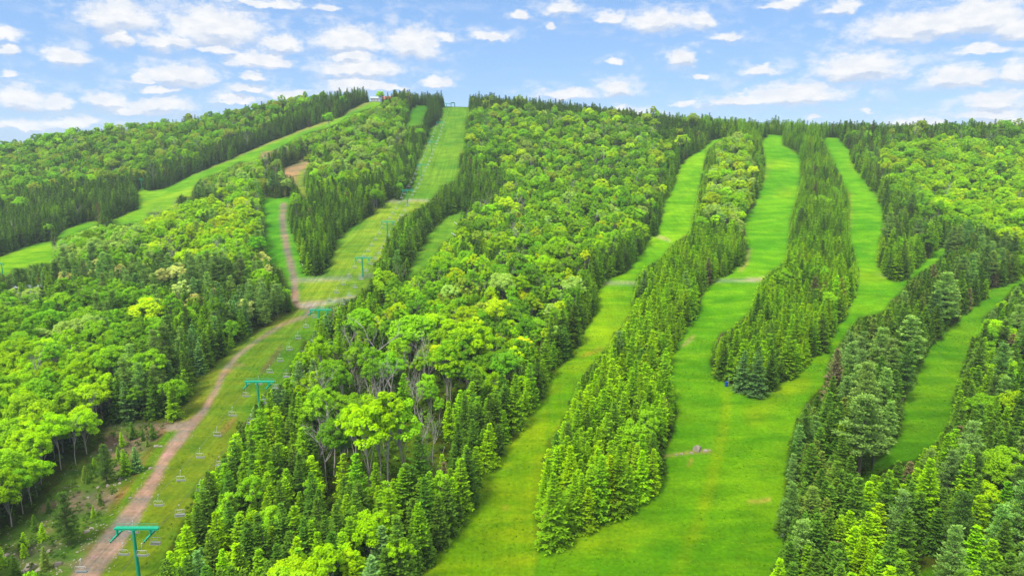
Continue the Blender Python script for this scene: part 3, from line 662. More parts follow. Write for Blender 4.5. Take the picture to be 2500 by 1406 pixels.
# ------------------------------------------------------------------ where trees stand
# (polygon, kind weights S D P B, palette) - first match wins
PAL = {  # albedo tints
 'S_dark': (.090,.195,.018), 'S_mid': (.170,.345,.008), 'S_lime': (.245,.450,.003), 'S_blue': (.13,.27,.075), 'S_far': (.105,.20,.028),
 'D_mid': (.215,.455,.010), 'D_lime': (.30,.54,.003), 'D_yel': (.40,.58,.004), 'D_pale': (.31,.49,.08), 'D_dark': (.14,.33,.012), 'D_olive': (.28,.41,.03),
 'P_blue': (.17,.30,.070), 'P_dark': (.095,.19,.030), 'P_light': (.21,.37,.07), 'D_cream': (.50,.55,.15), 'S_brown': (.19,.155,.085), 'S_olive': (.15,.23,.035), 'B': (.3, .3, .3)}
REG = [
 ('strip1_leafy', P(1752,352,1815,340,1838,380,1842,430,1830,470,1818,545,1810,560,1745,560,1715,520,1735,450), (.08,.92,0,0), ('S_mid',), ('D_mid','D_lime','D_pale','D_yel'), 'in the narrow strip between the middle and next right slopes'),
 ('strip1_low', P(1300,1340,1325,1060,1440,960,1520,700,1660,560,1830,600,1800,660,1700,800,1620,850,1660,1000,1630,1180,1570,1230,1430,1310,1350,1345), (.985,.01,.005,0), ('S_lime','S_lime','S_mid','S_mid','S_dark'), ('D_mid',), 'in the long spruce strip left of the meadow'),
 ('strip1_up', P(1660,580,1700,350,1780,300,1885,290,1875,400,1850,500,1825,560,1835,610,1810,660), (.97,.03,0,0), ('S_mid','S_lime','S_dark'), ('D_mid',), 'in the upper strip beside the middle slope'),
 ('strip2', P(1725,1000,1725,840,1790,750,1860,660,1920,600,1940,500,1955,430,1905,330,1910,280,2010,290,2060,430,2085,560,2100,720,2060,800,1960,920,1880,980), (.985,.01,.005,0), ('S_lime','S_lime','S_mid','S_mid','S_dark'), ('D_mid',), 'on the tree island between the two right slopes'),
 ('strip3', P(1900,1310,1900,1150,1940,1010,2010,920,2020,850,2090,760,2170,700,2210,650,2330,560,2480,600,2480,700,2400,730,2330,800,2240,900,2215,1010,2170,1110,2070,1240,1990,1320), (.69,.0,.31,0), ('S_mid','S_dark','S_dark','S_olive'), ('D_mid',), 'in the conifer strip right of the meadow'),
 ('corner_r', P(1860,1600,1890,1360,1990,1300,2060,1230,2130,1160,2300,1080,2330,1160,2400,1300,2420,1600), (.78,.02,.20,0), ('S_mid','S_dark','S_lime','S_dark','S_mid'), ('D_mid',), 'in the bottom right corner beside the meadow'),
 ('right_edge', P(2300,1090,2330,940,2380,820,2480,690,2700,600,2900,1500,2400,1600), (.42,.12,.46,0), ('S_mid','S_dark','S_dark'), ('D_lime','D_mid'), 'on the far right beside the shaded slope'),
 ('right_lime', P(2160,370,2300,340,2420,350,2600,360,2600,520,2360,560,2290,540,2230,480,2150,450), (.12,.86,0,.02), ('S_mid',), ('D_lime','D_lime','D_mid','D_yel'), 'in the bright leafy wood on the right hill'),
 ('right_lime2', P(2330,600,2400,520,2600,490,2600,640,2470,660,2400,640), (.1,.88,.0,.02), ('S_mid',), ('D_lime','D_mid','D_yel'), 'in the leafy wood at the right margin'),
 ('right_mix', P(2040,330,2120,340,2330,330,2600,330,2600,700,2460,690,2330,600,2250,640,2190,690,2130,650,2150,500,2080,400), (.62,.22,.12,.04), ('S_mid','S_dark','S_lime','S_olive'), ('D_mid','D_dark'), 'in the mixed wood right of the rightmost long slope'),
 ('sky_right', P(1600,260,2600,270,2600,360,2180,360,2040,345,1760,350,1600,340), (.88,.12,0,0), ('S_far','S_dark','S_mid'), ('D_mid','D_olive'), 'on the skyline above the right slopes'),
 ('sky_mid', P(1140,225,1400,240,1640,290,1640,316,1400,283,1240,272,1150,272), (.93,.07,0,0), ('S_far','S_dark'), ('D_olive',), 'on the skyline right of the lift slope'),
 ('isle_top', P(1030,220,1110,220,1110,262,1078,262,1076,285,1066,308,1034,308,1030,290), (1,0,0,0), ('S_dark','S_far'), ('D_mid',), 'between the two topmost slopes'),
 ('sky_top', P(930,200,1110,200,1110,257,1000,257,930,250), (.8,.2,0,0), ('S_dark','S_far'), ('D_olive',), 'at the summit left of the lift'),
 ('left_plant', P(-400,560,0,500,130,462,250,455,330,435,480,380,640,315,760,258,850,220,915,205,915,250,795,305,635,365,418,460,336,470,345,520,134,595,0,640,-400,740), (.97,.02,0,.01), ('S_far','S_dark','S_far','S_mid'), ('D_mid',), 'in the dark plantation above the left slope'),
 ('left_hill', P(-600,300,0,250,900,190,900,225,760,258,640,315,480,380,330,435,250,455,130,462,0,500,-600,600), (.25,.70,0,.05), ('S_far','S_dark'), ('D_mid','D_olive','D_dark','D_mid','D_lime'), 'on the left hill above the plantation'),
 ('spur_spruce', P(700,500,720,440,800,455,860,450,935,420,985,350,1010,300,1070,300,1050,340,1020,420,1000,490,820,640,800,680,740,680,700,540), (.96,.04,0,0), ('S_mid','S_dark','S_dark','S_lime'), ('D_mid',), 'on the spur left of the lift slope'),
 ('scrub_mid', P(636,370,750,365,760,400,740,440,740,490,650,490), (.45,.15,.2,.20), ('S_olive','S_dark'), ('D_olive','D_pale'), 'around the small dirt bank'),
 ('spur_leafy', P(480,470,560,390,640,350,700,345,850,260,930,235,1010,245,1000,300,990,350,935,420,860,450,720,470,640,500,560,490), (.10,.83,.05,.02), ('S_mid',), ('D_mid','D_lime','D_pale','D_mid','D_olive'), 'on the leafy spur between the left slope and the lift'),
 ('dark_clump', P(420,510,430,470,470,430,560,430,570,480,470,515), (.3,0,.7,0), ('S_dark',), ('D_mid',), 'in the dark clump at the bend of the left slope'),
 ('yellow_wood', P(350,570,370,510,450,480,560,470,630,500,640,560,600,660,450,660,380,640), (.03,.80,.03,.14), ('S_mid',), ('D_yel','D_yel','D_lime','D_mid'), 'in the yellow-green wood below the left slope'),
 ('round_wood', P(125,648,130,560,200,530,300,540,400,560,400,645,330,652), (.06,.88,0,.06), ('S_dark',), ('D_mid','D_pale','D_mid'), 'in the rounded wood below the left slope'),
 ('pine_col', P(570,560,650,500,660,640,600,660), (.3,.1,.6,0), ('S_mid',), ('D_mid',), 'beside the upper dirt road'),
 ('belt', P(-400,640,0,650,130,640,330,636,400,640,650,610,720,700,735,770,640,800,540,760,430,740,330,720,200,690,120,700,0,720,-400,760), (.42,.08,.50,0), ('S_mid','S_dark','S_blue'), ('D_mid','D_cream'), 'in the pine belt around the grey roofs'),
 ('cream', P(440,755,440,690,560,680,575,760), (.2,.6,.2,0), ('S_mid',), ('D_cream',), 'in the mixed wood left of the lift'),
 ('left_maple', P(-400,760,0,715,200,705,330,725,400,760,400,830,310,890,250,860,120,860,0,880,-400,900), (.10,.80,.08,.02), ('S_dark','S_mid'), ('D_pale','D_dark','D_mid','D_dark','D_mid'), 'in the maple wood at the left edge'),
 ('left_lime', P(-400,880,0,860,120,850,250,870,280,960,280,1080,230,1130,150,1190,90,1260,-20,1350,-400,1500), (.0,.96,.0,.04), ('S_dark',), ('D_lime','D_lime','D_mid'), 'in the bright wood at the lower left'),
 ('left_conifer', P(250,880,330,900,440,820,560,740,740,740,740,780,560,870,470,940,440,1040,280,1050), (.55,.10,.33,.02), ('S_mid','S_dark','S_blue'), ('D_dark','D_mid'), 'in the conifer wood left of the lift slope'),
 ('lift_isle', P(905,690,915,620,950,560,1000,500,1060,460,1110,430,1240,440,1240,470,1180,505,1110,525,1070,545,1010,630,990,690), (.98,0,.02,0), ('S_dark','S_mid','S_far'), ('D_mid',), 'on the island right of the middle lift towers'),
 ('open_big', OPEN1, (.02,.60,0,.38), ('S_lime',), ('D_lime','D_yel'), 'around the small clearing with pale trunks'),
 ('tall_pale', P(760,1130,790,980,860,880,960,900,1100,930,1160,1000,1130,1120,1090,1210,960,1260,800,1250), (.16,.70,0,.13), ('S_mid','S_lime'), ('D_lime','D_mid','D_dark','D_mid'), 'in the pale stand at the lower middle'),
 ('centre_wood', P(1130,262,1400,283,1640,316,1700,330,1680,380,1640,430,1620,490,1600,560,1540,640,1470,690,1440,780,1350,900,1240,960,1160,1000,960,1000,860,900,880,800,960,720,1040,650,1080,590,1150,505,1240,440,1120,380), (.10,.84,.0,.06), ('S_mid','S_dark'), ('D_dark','D_mid','D_lime','D_dark','D_mid','D_dark','D_lime','D_mid','D_yel','D_mid','D_pale','D_olive','D_dark'), 'in the leafy wood between lift and middle slope'),
 ('lower_left_strip', P(380,1600,400,1340,480,1180,600,1010,740,800,900,680,1000,660,960,740,880,820,800,960,780,1080,800,1200,900,1260,1060,1240,1230,980,1340,920,1260,1080,1160,1220,1030,1420,900,1600), (.80,.17,.0,.03), ('S_mid','S_dark','S_mid','S_dark','S_lime','S_blue'), ('D_mid','D_lime'), 'in the spruces between lift and middle slope'),
]
def in_trail(px, py):
    m = np.zeros(np.shape(px), bool)
    for p in TR.values(): m |= inside(px, py, p)
    return m
def vnoise(x, y, s, seed):
    """cheap smooth value noise"""
    xi = x/s; yi = y/s; x0 = np.floor(xi); y0 = np.floor(yi); fx = xi-x0; fy = yi-y0
    fx = fx*fx*(3-2*fx); fy = fy*fy*(3-2*fy)
    def h(a, b): v = np.sin(a*127.1 + b*311.7 + seed*74.7)*43758.5453; return v - np.floor(v)
    return (h(x0, y0)*(1-fx)+h(x0+1, y0)*fx)*(1-fy) + (h(x0, y0+1)*(1-fx)+h(x0+1, y0+1)*fx)*fy
def grid(sp, ylo, yhi):
    ys = np.arange(ylo, yhi, sp*.87); X, Y = [], []
    for i, yv in enumerate(ys):
        xm = .84*yv + 45
        xs = np.arange(-xm, xm, sp) + (i % 2)*sp/2
        X.append(xs); Y.append(np.full(len(xs), yv))
    X = np.concatenate(X); Y = np.concatenate(Y)
    return X + rng.uniform(-.36, .36, len(X))*sp, Y + rng.uniform(-.36, .36, len(X))*sp
trees = []   # x,y,z,kind,proto,scale,rot,tint(3),region
LODGE = [(60, 702), (150, 698)]
def scatter(kset, sp, ylo, yhi, seed):
    X, Y = grid(sp, ylo, yhi); Z = height(X, Y)
    tq = X/np.maximum(Y, 25.); yr = np.interp(tq, _t, _rd)
    px, py, D = project(X, Y, Z)
    vis = (px > -330) & (px < 2830) & (py < 1720)
    beyond = Y > yr+6
    trail = in_trail(px, py) & ~beyond
    isb = inside(px, py, BRUSH)
    rd = np.full(X.shape, 1e9)
    for ln in ROADS['dirt_road']: rd = np.minimum(rd, seg_dist(px, py, ln))
    edge = np.zeros(X.shape, bool)
    for dx, dy in ((8, 0), (-8, 0), (0, 9), (0, -11), (6, 6), (-6, 6)):
        a, b, _ = project(X+dx, Y+dy, height(X+dx, Y+dy)); edge |= in_trail(a, b)
    edge &= ~beyond
    reg = np.full(X.shape, -1)
    cxp, cyp, _ = project(X, Y, Z + 8.0)      # a tree belongs to the stand its crown is seen in
    for i, r in enumerate(REG):
        m = (inside(px, py, r[1]) if r[0] in ('open_big', 'tall_pale') else inside(cxp, cyp, r[1])) & (reg < 0); reg[m] = i
    u = vnoise(X, Y, 13., 3)*.55 + vnoise(X, Y, 5.1, 5)*.45; u = np.argsort(np.argsort(u))/len(u)   # clumped choice, even shares
    u2 = rng.random(len(X)); tn = vnoise(X, Y, 17., 11)*.5 + rng.random(len(X))*.5
    hs = rng.normal(1, .15, len(X))
    spr_edge = {'centre_wood', 'spur_leafy', 'left_hill', 'right_lime', 'right_lime2', 'tall_pale', 'lower_left_strip', 'right_mix'}
    wood = {'open_big': .35, 'tall_pale': .62}
    for i in np.nonzero(vis & ~trail)[0]:
        if isb[i] or rd[i] < 1.35: continue
        if beyond[i] and (1083 < px[i] < 1147 or 898 < px[i] < 962): continue
        ri = reg[i]
        if ri < 0:
            wts = (.85, .15, 0, 0) if not beyond[i] else (.8, .2, 0, 0); ps, pd, nm = ('S_mid', 'S_dark'), ('D_mid',), None
        else:
            nm, _, wts, ps, pd, _ = REG[ri]
        if nm in wood and u2[i] > wood[nm]: continue
        if nm in spr_edge and edge[i] and u2[i] < .85 and not beyond[i]: wts = (1, 0, 0, 0)
        v = u[i]; c = 0; k = 'S'
        for kk, wv in zip('SDPB', wts):
            c += wv
            if v < c: k = kk; break
        if wts[3] > 0 and u2[i] < wts[3]*1.0: k = 'B'
        elif k == 'B': k = 'D' if wts[1] > .3 else 'S'
        if k not in kset: continue
        pal = {'S': ps, 'D': pd, 'P': ('P_blue', 'P_dark', 'P_light', 'P_blue'), 'B': ('B',)}[k]
        pn = pal[min(int(tn[i]*1.3*len(pal)-.15*len(pal)) if tn[i]*1.3 > .15 else 0, len(pal)-1)]
        if k == 'S' and rng.random() < .012: pn = 'S_brown'
        tint = np.array(PAL[pn])*rng.normal(1, .07)*np.array([rng.normal(1, .07), 1, 1])
        pr = int(rng.integers(0, len(PROTO[k])))
        if k == 'D' and nm in ('centre_wood', 'tall_pale', 'open_big', 'lower_left_strip') and Y[i] < 420 and rng.random() < (.35 if nm == 'centre_wood' else .75): pr = int(rng.choice([5, 7, 8]))
        if k == 'B' and pr == 3 and rng.random() < .5: pr = 0
        base = {'S': 1.06, 'D': .92, 'P': .92, 'B': .95}[k]
        if nm in ('strip2', 'strip1_low', 'strip1_up'): base *= .98
        if nm in ('left_plant', 'isle_top', 'sky_mid', 'sky_right'): base *= 1.05
        if beyond[i]: base *= .9
        if beyond[i] or Y[i] > yr[i]-25: base *= rng.uniform(.72, 1.28)
        s = float(np.clip(base*hs[i], .55, 1.5))
        if edge[i] and k == 'S' and rng.random() < .25: s *= rng.uniform(.55, .85)
        # tree top must stay inside the tree mass of the photo
        if not beyond[i]:
            ok = False
            for tr_ in range(3):
                hh = PROTO[k][pr]['H']*s
                rr_ = PROTO[k][pr]['R']*s*.7
                fx, fz = ((-1, 1, -.75, .75, -.5, .5, 0, 0), (.22, .22, .42, .42, .62, .62, .8, .96)) if k == 'S' else ((-1.1, 1.1, -.8, .8, 0), (.6, .6, .85, .85, .97)) if k in 'DP' else ((0, 0), (.5, .9))
                qx, qy, _ = project(X[i]+rr_*np.array(fx), np.full(len(fx), Y[i]), Z[i]+hh*np.array(fz))
                if not in_trail(qx, qy).any(): ok = True; break
                s *= .78
            if not ok: continue
        trees.append([X[i], Y[i], Z[i]-.15, k, pr, s, rng.uniform(0, 6.28), tint, nm, pn])
scatter('S', 3.9, 98, 430, 1); scatter('S', 4.7, 430, 1010, 2)
scatter('DPB', 5.9, 98, 560, 3); scatter('DPB', 7.0, 560, 1010, 4)

# hero trees placed where the photo shows them: (base px x, y, kind, proto, height m, tint)
def hero(px, py, k, pr, Hm, pn, reg):
    p = hit(px, py); trees.append([p.x, p.y, p.z-.1, k, pr, Hm/PROTO[k][pr]['H'], rng.uniform(0, 6.28), np.array(PAL[pn]), reg, pn])
def clear_view(pts, dmax):
    keep = []
    for t in trees:
        p_ = PROTO[t[3]][t[4]]; a, b, D = project(t[0], t[1], t[2]); c, d, _ = project(t[0], t[1], t[2] + p_['H']*t[5]); hw = p_['R']*t[5]*F/D*.75
        if D < dmax and any(abs(a-x) < hw*(1 if t[3] != 'S' else min(1, max(.15, (y_-d)/(b-d)))) and d < y_ < b for x, y_ in pts): continue
        keep.append(t)
    trees[:] = keep
def hero_top(px, py, top, k, pr, pn, reg, half=None):
    p = hit(px, py); q = ray(px, top); D = project(p.x, p.y, p.z)[2]; h_ = max(3., float(q[2]*D + CZ - p.z))
    s = h_/PROTO[k][pr]['H']; xy = None if half is None else (half*D/F)/PROTO[k][pr]['R']/s
    trees.append([p.x, p.y, p.z-.1, k, pr, s, rng.uniform(0, 6.28), np.array(PAL[pn]), reg, pn, xy])
def clear(px, py, rx, ry, kinds='SDPB'):
    keep = []
    for t in trees:
        a, b, _ = project(t[0], t[1], t[2])
        if t[3] in kinds and abs(a-px) < rx and abs(b-py) < ry: continue
        keep.append(t)
    trees[:] = keep
clear(2110, 1150, 52, 60); clear(1830, 965, 60, 22); clear_view([(45, 704), (62, 700), (105, 694), (118, 696), (128, 701), (80, 700), (112, 703), (182, 702), (196, 699), (208, 703)], 379); clear(928, 250, 30, 8); clear(940, 1180, 85, 75, 'SB'); clear(1100, 960, 60, 60, 'S'); clear(815,1130,16,40); clear(1350,1325,14,14)
hero_top(2095,1172,955,'P',3,'P_light','strip3',72); hero_top(2128,1146,990,'P',3,'P_dark','strip3',48); hero_top(2212,905,770,'P',1,'P_light','strip3',42); hero_top(2297,800,665,'P',0,'P_light','strip3',42)
hero(1845, 965, 'S', 4, 19, 'S_blue', 'strip2'); hero(1808, 955, 'S', 2, 16, 'S_blue', 'strip2'); hero(1880, 950, 'S', 4, 16, 'S_dark', 'strip2'); hero(1765, 925, 'S', 4, 16, 'S_dark', 'strip2')
hero(2186, 684, 'S', 2, 17, 'S_lime', 'right_mix'); hero(1351, 1332, 'S', 4, 20, 'S_mid', 'strip1_low')
hero(1945, 1440, 'P', 2, 17, 'P_light', 'corner_r'); hero(415, 960, 'S', 0, 13, 'S_blue', 'left_conifer')
for q in [(815,1160,995,'B',0,'B','tall_pale',30),(905,965,805,'B',1,'B','tall_pale',35),(940,1010,845,'B',3,'B','tall_pale',10),(1243,885,800,'B',3,'B','centre_wood',6),(1262,862,808,'B',3,'B','centre_wood',8),
          (1076,738,668,'B',1,'B','centre_wood',16),(1318,752,680,'B',0,'B','centre_wood',16),(1332,758,690,'B',3,'B','centre_wood',8),(1230,685,610,'B',0,'B','centre_wood',14),(1284,640,560,'B',1,'B','centre_wood',16),
          (130,885,840,'B',1,'B','left_maple',22),(370,800,745,'B',3,'B','left_maple',10),(980,1245,1200,'B',3,'B','tall_pale',4),(1075,1010,945,'B',3,'B','tall_pale',5),(1100,1050,985,'B',3,'B','tall_pale',5),
          (905,1238,965,'D',8,'D_lime','tall_pale',48),(950,1228,930,'D',7,'D_lime','tall_pale',42),(985,1215,955,'D',8,'D_mid','tall_pale',44),(872,1205,965,'D',7,'D_lime','tall_pale',38),(930,1205,945,'D',5,'D_lime','tall_pale',50),(1092,985,830,'D',8,'D_lime','tall_pale',40),(1155,940,770,'D',2,'D_lime','tall_pale',48),
          (1010,900,760,'D',1,'D_mid','centre_wood',52),(1060,880,755,'D',3,'D_lime','centre_wood',40),(1110,900,775,'D',8,'D_lime','centre_wood',40),(990,870,790,'D',4,'D_mid','centre_wood',42),(1045,1010,905,'D',6,'D_mid','tall_pale',24),
          (1290,460,440,'D',4,'D_yel','centre_wood',30),(1180,570,525,'D',4,'D_yel','centre_wood',38),(375,830,720,'D',1,'D_yel','left_maple',46),(165,800,716,'D',4,'D_lime','left_maple',46),(2262,395,337,'D',0,'D_lime','right_lime',22),
          (805,1010,960,'D',3,'D_lime','tall_pale',26),(640,1260,1110,'S',4,'S_lime','lower_left_strip',30),(700,1200,1080,'S',0,'S_lime','lower_left_strip',26),(625,1380,1240,'P',1,'S_lime','lower_left_strip',40)]: hero_top(*q)
hero(1790, 630, 'S', 0, 12, 'S_olive', 'strip1_low')
for q in [(170,1330,'P',2,14,'P_dark'),(262,1180,'P',2,12,'P_dark'),(310,1160,'S',2,8.5,'S_mid'),(335,1150,'S',5,8,'S_blue')]: hero(*q, 'brush')
for (a, b, h_) in [(245,1230,4),(210,1175,5),(232,1150,4.5),(205,1165,3),(215,1180,3.2),(105,1320,5),(60,1340,4.5),(60,1360,4),(5,1385,6),(112,1390,6),(40,1410,6),(300,1090,5),(325,1070,6),(350,1075,4.5),(375,1070,5.5),(230,1262,3.5),(85,1295,4.5),(120,1250,4),(290,1120,4),(360,1090,3)]:
    hero(a, b, 'S', int(rng.integers(0, 6)), h_, ['S_mid', 'S_dark', 'S_lime', 'S_olive'][int(rng.integers(0, 4))], 'brush')

# ------------------------------------------------------------------ what shows: front-to-back painter
N = len(trees)
TA = np.array([[t[0], t[1], t[2], PROTO[t[3]][t[4]]['H']*t[5], PROTO[t[3]][t[4]]['R']*t[5]] for t in trees])
bx, by, bD = project(TA[:, 0], TA[:, 1], TA[:, 2]); ux, uy, _ = project(TA[:, 0], TA[:, 1], TA[:, 2]+TA[:, 3])
SCL = .4096; Wp, Hp = 1024, 576
buf = np.zeros((Hp, Wp), bool); vis = np.zeros(N)
for i in np.argsort(bD):
    k = trees[i][3]; hw = TA[i, 4]*F/bD[i]*SCL; x0 = ux[i]*SCL; yt = uy[i]*SCL; yb = by[i]*SCL
    ylo = max(0, int(yt)); yhi = min(Hp-1, int(yb)); 
    if yhi <= ylo or x0+hw < 0 or x0-hw > Wp: continue
    for r in range(ylo, yhi+1):
        f = (r-yt)/(yb-yt+1e-6)
        ww = hw*(f if k == 'S' else (math.sqrt(max(0, 1-(f/.33-1)**2)) if f < .33 else 1. if f < .6 else .12)) if k != 'B' else .8
        a = max(0, int(round(x0-ww))); b = min(Wp, int(round(x0+ww))+1)
        if b > a: s_ = buf[r, a:b]; vis[i] += (~s_).sum()*(1.0 if k != 'B' else 4.); s_[:] = True
print('TREES', N, {k: sum(1 for t in trees if t[3] == k) for k in 'SDPB'}, 'visible', int((vis > 3).sum()))

NAME = {'S': 'spruce_tree', 'D': 'broadleaf_tree', 'P': 'pine_tree', 'B': 'bare_tree'}
CAP = {'S': 300, 'D': 300, 'P': 150, 'B': 60}
TONE = {'S_dark': 'dark green', 'S_mid': 'mid green', 'S_lime': 'bright green', 'S_blue': 'bluish green', 'S_far': 'dark muted green', 'S_olive': 'olive green', 'S_brown': 'brown dying', 'D_mid': 'fresh green',
        'D_lime': 'lime green', 'D_yel': 'yellow green', 'D_pale': 'pale green', 'D_dark': 'deep green', 'D_olive': 'olive green', 'P_blue': 'grey green', 'P_dark': 'dark green', 'P_light': 'silvery green', 'D_cream': 'cream flowering', 'B': 'bare grey'}
ADJ = {'S': 'spruce', 'D': 'leafy tree', 'P': 'pine', 'B': 'tree'}
WHERE = dict(strip1_leafy='in the leafy inner strip', strip1_low='in the long inner strip', strip1_up='in the upper inner strip', strip2='on the right tree island', strip3='in the strip beyond meadow',
 corner_r='in the bottom right corner', right_edge='at the far right edge', right_lime='in the right hill wood', right_lime2='in the right margin wood', right_mix='in the right mixed wood',
 sky_right='on the right skyline', sky_mid='on the middle skyline', isle_top='between the topmost slopes', sky_top='on the summit', left_plant='in the left plantation', left_hill='on the far left hill',
 spur_spruce='on the spur beside lift', scrub_mid='around the dirt bank', spur_leafy='on the leafy left spur', dark_clump='in the left bend clump', yellow_wood='in the yellowish left wood',
 round_wood='in the rounded left wood', pine_col='beside the upper dirt road', belt='in the left pine belt', cream='in the cream flowering group', left_maple='in the left maple wood',
 left_lime='in the bright lower left wood', left_conifer='in conifers left of lift', lift_isle='on the island right of lift', open_big='around the small clearing', tall_pale='in the lower centre stand',
 centre_wood='in the big central wood', lower_left_strip='in conifers right of lift', brush='on rocky ground by road')
WHERE[None] = 'in the hillside woods'
chosen = set()
for k in 'SDPB':
    ids = [i for i in range(N) if trees[i][3] == k and vis[i] > 8]; ids.sort(key=lambda i: -vis[i]); chosen |= set(ids[:CAP[k]])
    # trees of the brush are always individuals
chosen |= {i for i in range(N) if trees[i][8] == 'brush' or len(trees[i]) > 10}
# labels: size + tone + stand + where in the stand + order from the left
by_reg = {}
cxm = ux; cym = uy
for i in chosen: by_reg.setdefault(trees[i][8], []).append(i)
POSN = {}
for r_, ids in by_reg.items():
    ids = sorted(ids, key=lambda i: cym[i]); n = len(ids)
    nl_ = 1 if n < 5 else 3 if n < 30 else 5
    names_ = {1: [''], 3: ['upper', 'middle', 'lower'], 5: ['topmost', 'upper', 'middle', 'lower', 'bottom']}[nl_]
    for q in range(nl_):
        row = sorted(ids[q*n//nl_:(q+1)*n//nl_], key=lambda i: cxm[i]); m_ = len(row)
        for j, i in enumerate(row):
            POSN[i] = (names_[q] + (' ' + ('left', 'centre', 'right')[min(2, j*3//m_)] if m_ >= 6 else '')).strip()
NTH = ['first', 'second', 'third', 'fourth', 'fifth', 'sixth', 'seventh', 'eighth', 'ninth', 'tenth', 'eleventh', 'twelfth', 'thirteenth', 'fourteenth']
def mk_label(i):
    t = trees[i]; h_ = TA[i, 3]; k = t[3]
    size = {'S': (11.5, 15.5), 'D': (13.5, 17), 'P': (15.5, 19), 'B': (13, 16)}[k]
    sz = 'small ' if h_ < size[0] else 'tall ' if h_ > size[1] else ''
    ps_ = POSN[i]
    return f"{sz}{TONE[t[9]]} {ADJ[k]} {WHERE[t[8]]}" + (', ' + ps_ if ps_ else '')
labels = {}
for i in chosen: labels.setdefault(mk_label(i), []).append(i)
final = {}
for lb, ids in labels.items():
    ids = sorted(ids, key=lambda i: cxm[i])
    for j, i in enumerate(ids): final[i] = lb if len(ids) == 1 else f"{lb}, {NTH[min(j, 13)]} from left"
def cap16(s): assert len(s.split()) <= 16, s; return s
def place(i):
    x, y_, z, k, pr, s, rot, tint, reg, pn = trees[i][:10]; p = PROTO[k][pr]; xy = (trees[i][10] if len(trees[i]) > 10 else None) or 1.0
    wh = WHERE[reg]
    grp = {'S': 'spruces ', 'D': 'leafy trees ', 'P': 'pines ', 'B': 'leafless trees '}[k] + wh
    if k == 'B':
        o = bpy.data.objects.new(NAME[k], p['trunk']); C.objects.link(o)
    else:
        o = empty(NAME[k])
        c = bpy.data.objects.new('crown', p['crown']); C.objects.link(c); c.parent = o; c['tint'] = [float(v) for v in tint]
        t_ = bpy.data.objects.new('trunk', p['trunk']); C.objects.link(t_); t_.parent = o
    o.location = (x, y_, z); o.rotation_euler = (0, 0, rot); o.scale = (s*xy, s*xy, s)
    tag(o, cap16(final[i]), 'tree', grp)
for i in sorted(chosen, key=lambda i: -vis[i]): place(i)

# ------------------------------------------------------------------ the rest of the woods
def stuff_points(name, idx, srcs, label, group=None):
    """one object; geometry nodes draw a whole tree at each of its vertices"""
    P_ = np.array([[trees[i][0], trees[i][1], trees[i][2]] for i in idx], np.float32)
    points_object(name, P_, np.array([trees[i][6] for i in idx]), np.array([trees[i][5] for i in idx]), np.array([trees[i][4] for i in idx]),
                  np.array([trees[i][7] for i in idx]), srcs, label)
def points_object(name, P_, rot, scl, pick, tint, srcs, label):
    me = bpy.data.meshes.new(name); me.vertices.add(len(P_)); me.vertices.foreach_set('co', P_.astype(np.float32).ravel())
    for n, typ, a in (('rot', 'FLOAT', rot), ('scl', 'FLOAT', scl), ('pick', 'INT', pick), ('tint', 'FLOAT_VECTOR', tint)):
        at = me.attributes.new(n, typ, 'POINT'); a = np.asarray(a, np.int32 if typ == 'INT' else np.float32)
        at.data.foreach_set('vector' if typ == 'FLOAT_VECTOR' else 'value', a.ravel())
    o = bpy.data.objects.new(name, me); C.objects.link(o)
    g = bpy.data.node_groups.new(name+'_nodes', 'GeometryNodeTree')
    g.interface.new_socket("Geometry", in_out='INPUT', socket_type='NodeSocketGeometry'); g.interface.new_socket("Geometry", in_out='OUTPUT', socket_type='NodeSocketGeometry')
    n = g.nodes; gi = n.new('NodeGroupInput'); go = n.new('NodeGroupOutput'); L = g.links
    join = n.new('GeometryNodeJoinGeometry'); 
    for me_ in reversed(srcs):
        so = SRC.get(me_.name)
        if so is None: so = bpy.data.objects.new('src_'+me_.name, me_); SRC[me_.name] = so
        oi = n.new('GeometryNodeObjectInfo'); oi.inputs['Object'].default_value = so; oi.inputs['As Instance'].default_value = False
        gt = n.new('GeometryNodeGeometryToInstance'); L.new(oi.outputs['Geometry'], gt.inputs[0]); L.new(gt.outputs[0], join.inputs[0])
    ip = n.new('GeometryNodeInstanceOnPoints'); m2p = n.new('GeometryNodeMeshToPoints')
    L.new(gi.outputs[0], m2p.inputs[0]); L.new(m2p.outputs[0], ip.inputs['Points']); L.new(join.outputs[0], ip.inputs['Instance'])
    ip.inputs['Pick Instance'].default_value = True
    def named(nm, typ):
        a = n.new('GeometryNodeInputNamedAttribute'); a.data_type = typ; a.inputs[0].default_value = nm; return [q for q in a.outputs if q.enabled][0]
    L.new(named('pick', 'INT'), ip.inputs['Instance Index'])
    cx = n.new('ShaderNodeCombineXYZ'); L.new(named('rot', 'FLOAT'), cx.inputs[2]); 
    e2r = n.new('FunctionNodeEulerToRotation'); L.new(cx.outputs[0], e2r.inputs[0]); L.new(e2r.outputs[0], ip.inputs['Rotation'])
    cs = n.new('ShaderNodeCombineXYZ'); sn = named('scl', 'FLOAT')
    for q in range(3): L.new(sn, cs.inputs[q])
    L.new(cs.outputs[0], ip.inputs['Scale'])
    L.new(ip.outputs[0], go.inputs[0])
    md = o.modifiers.new('trees', 'NODES'); md.node_group = g
    tag(o, label, None, None, 'stuff'); o['category'] = 'woods'
    return o
SRC = {}
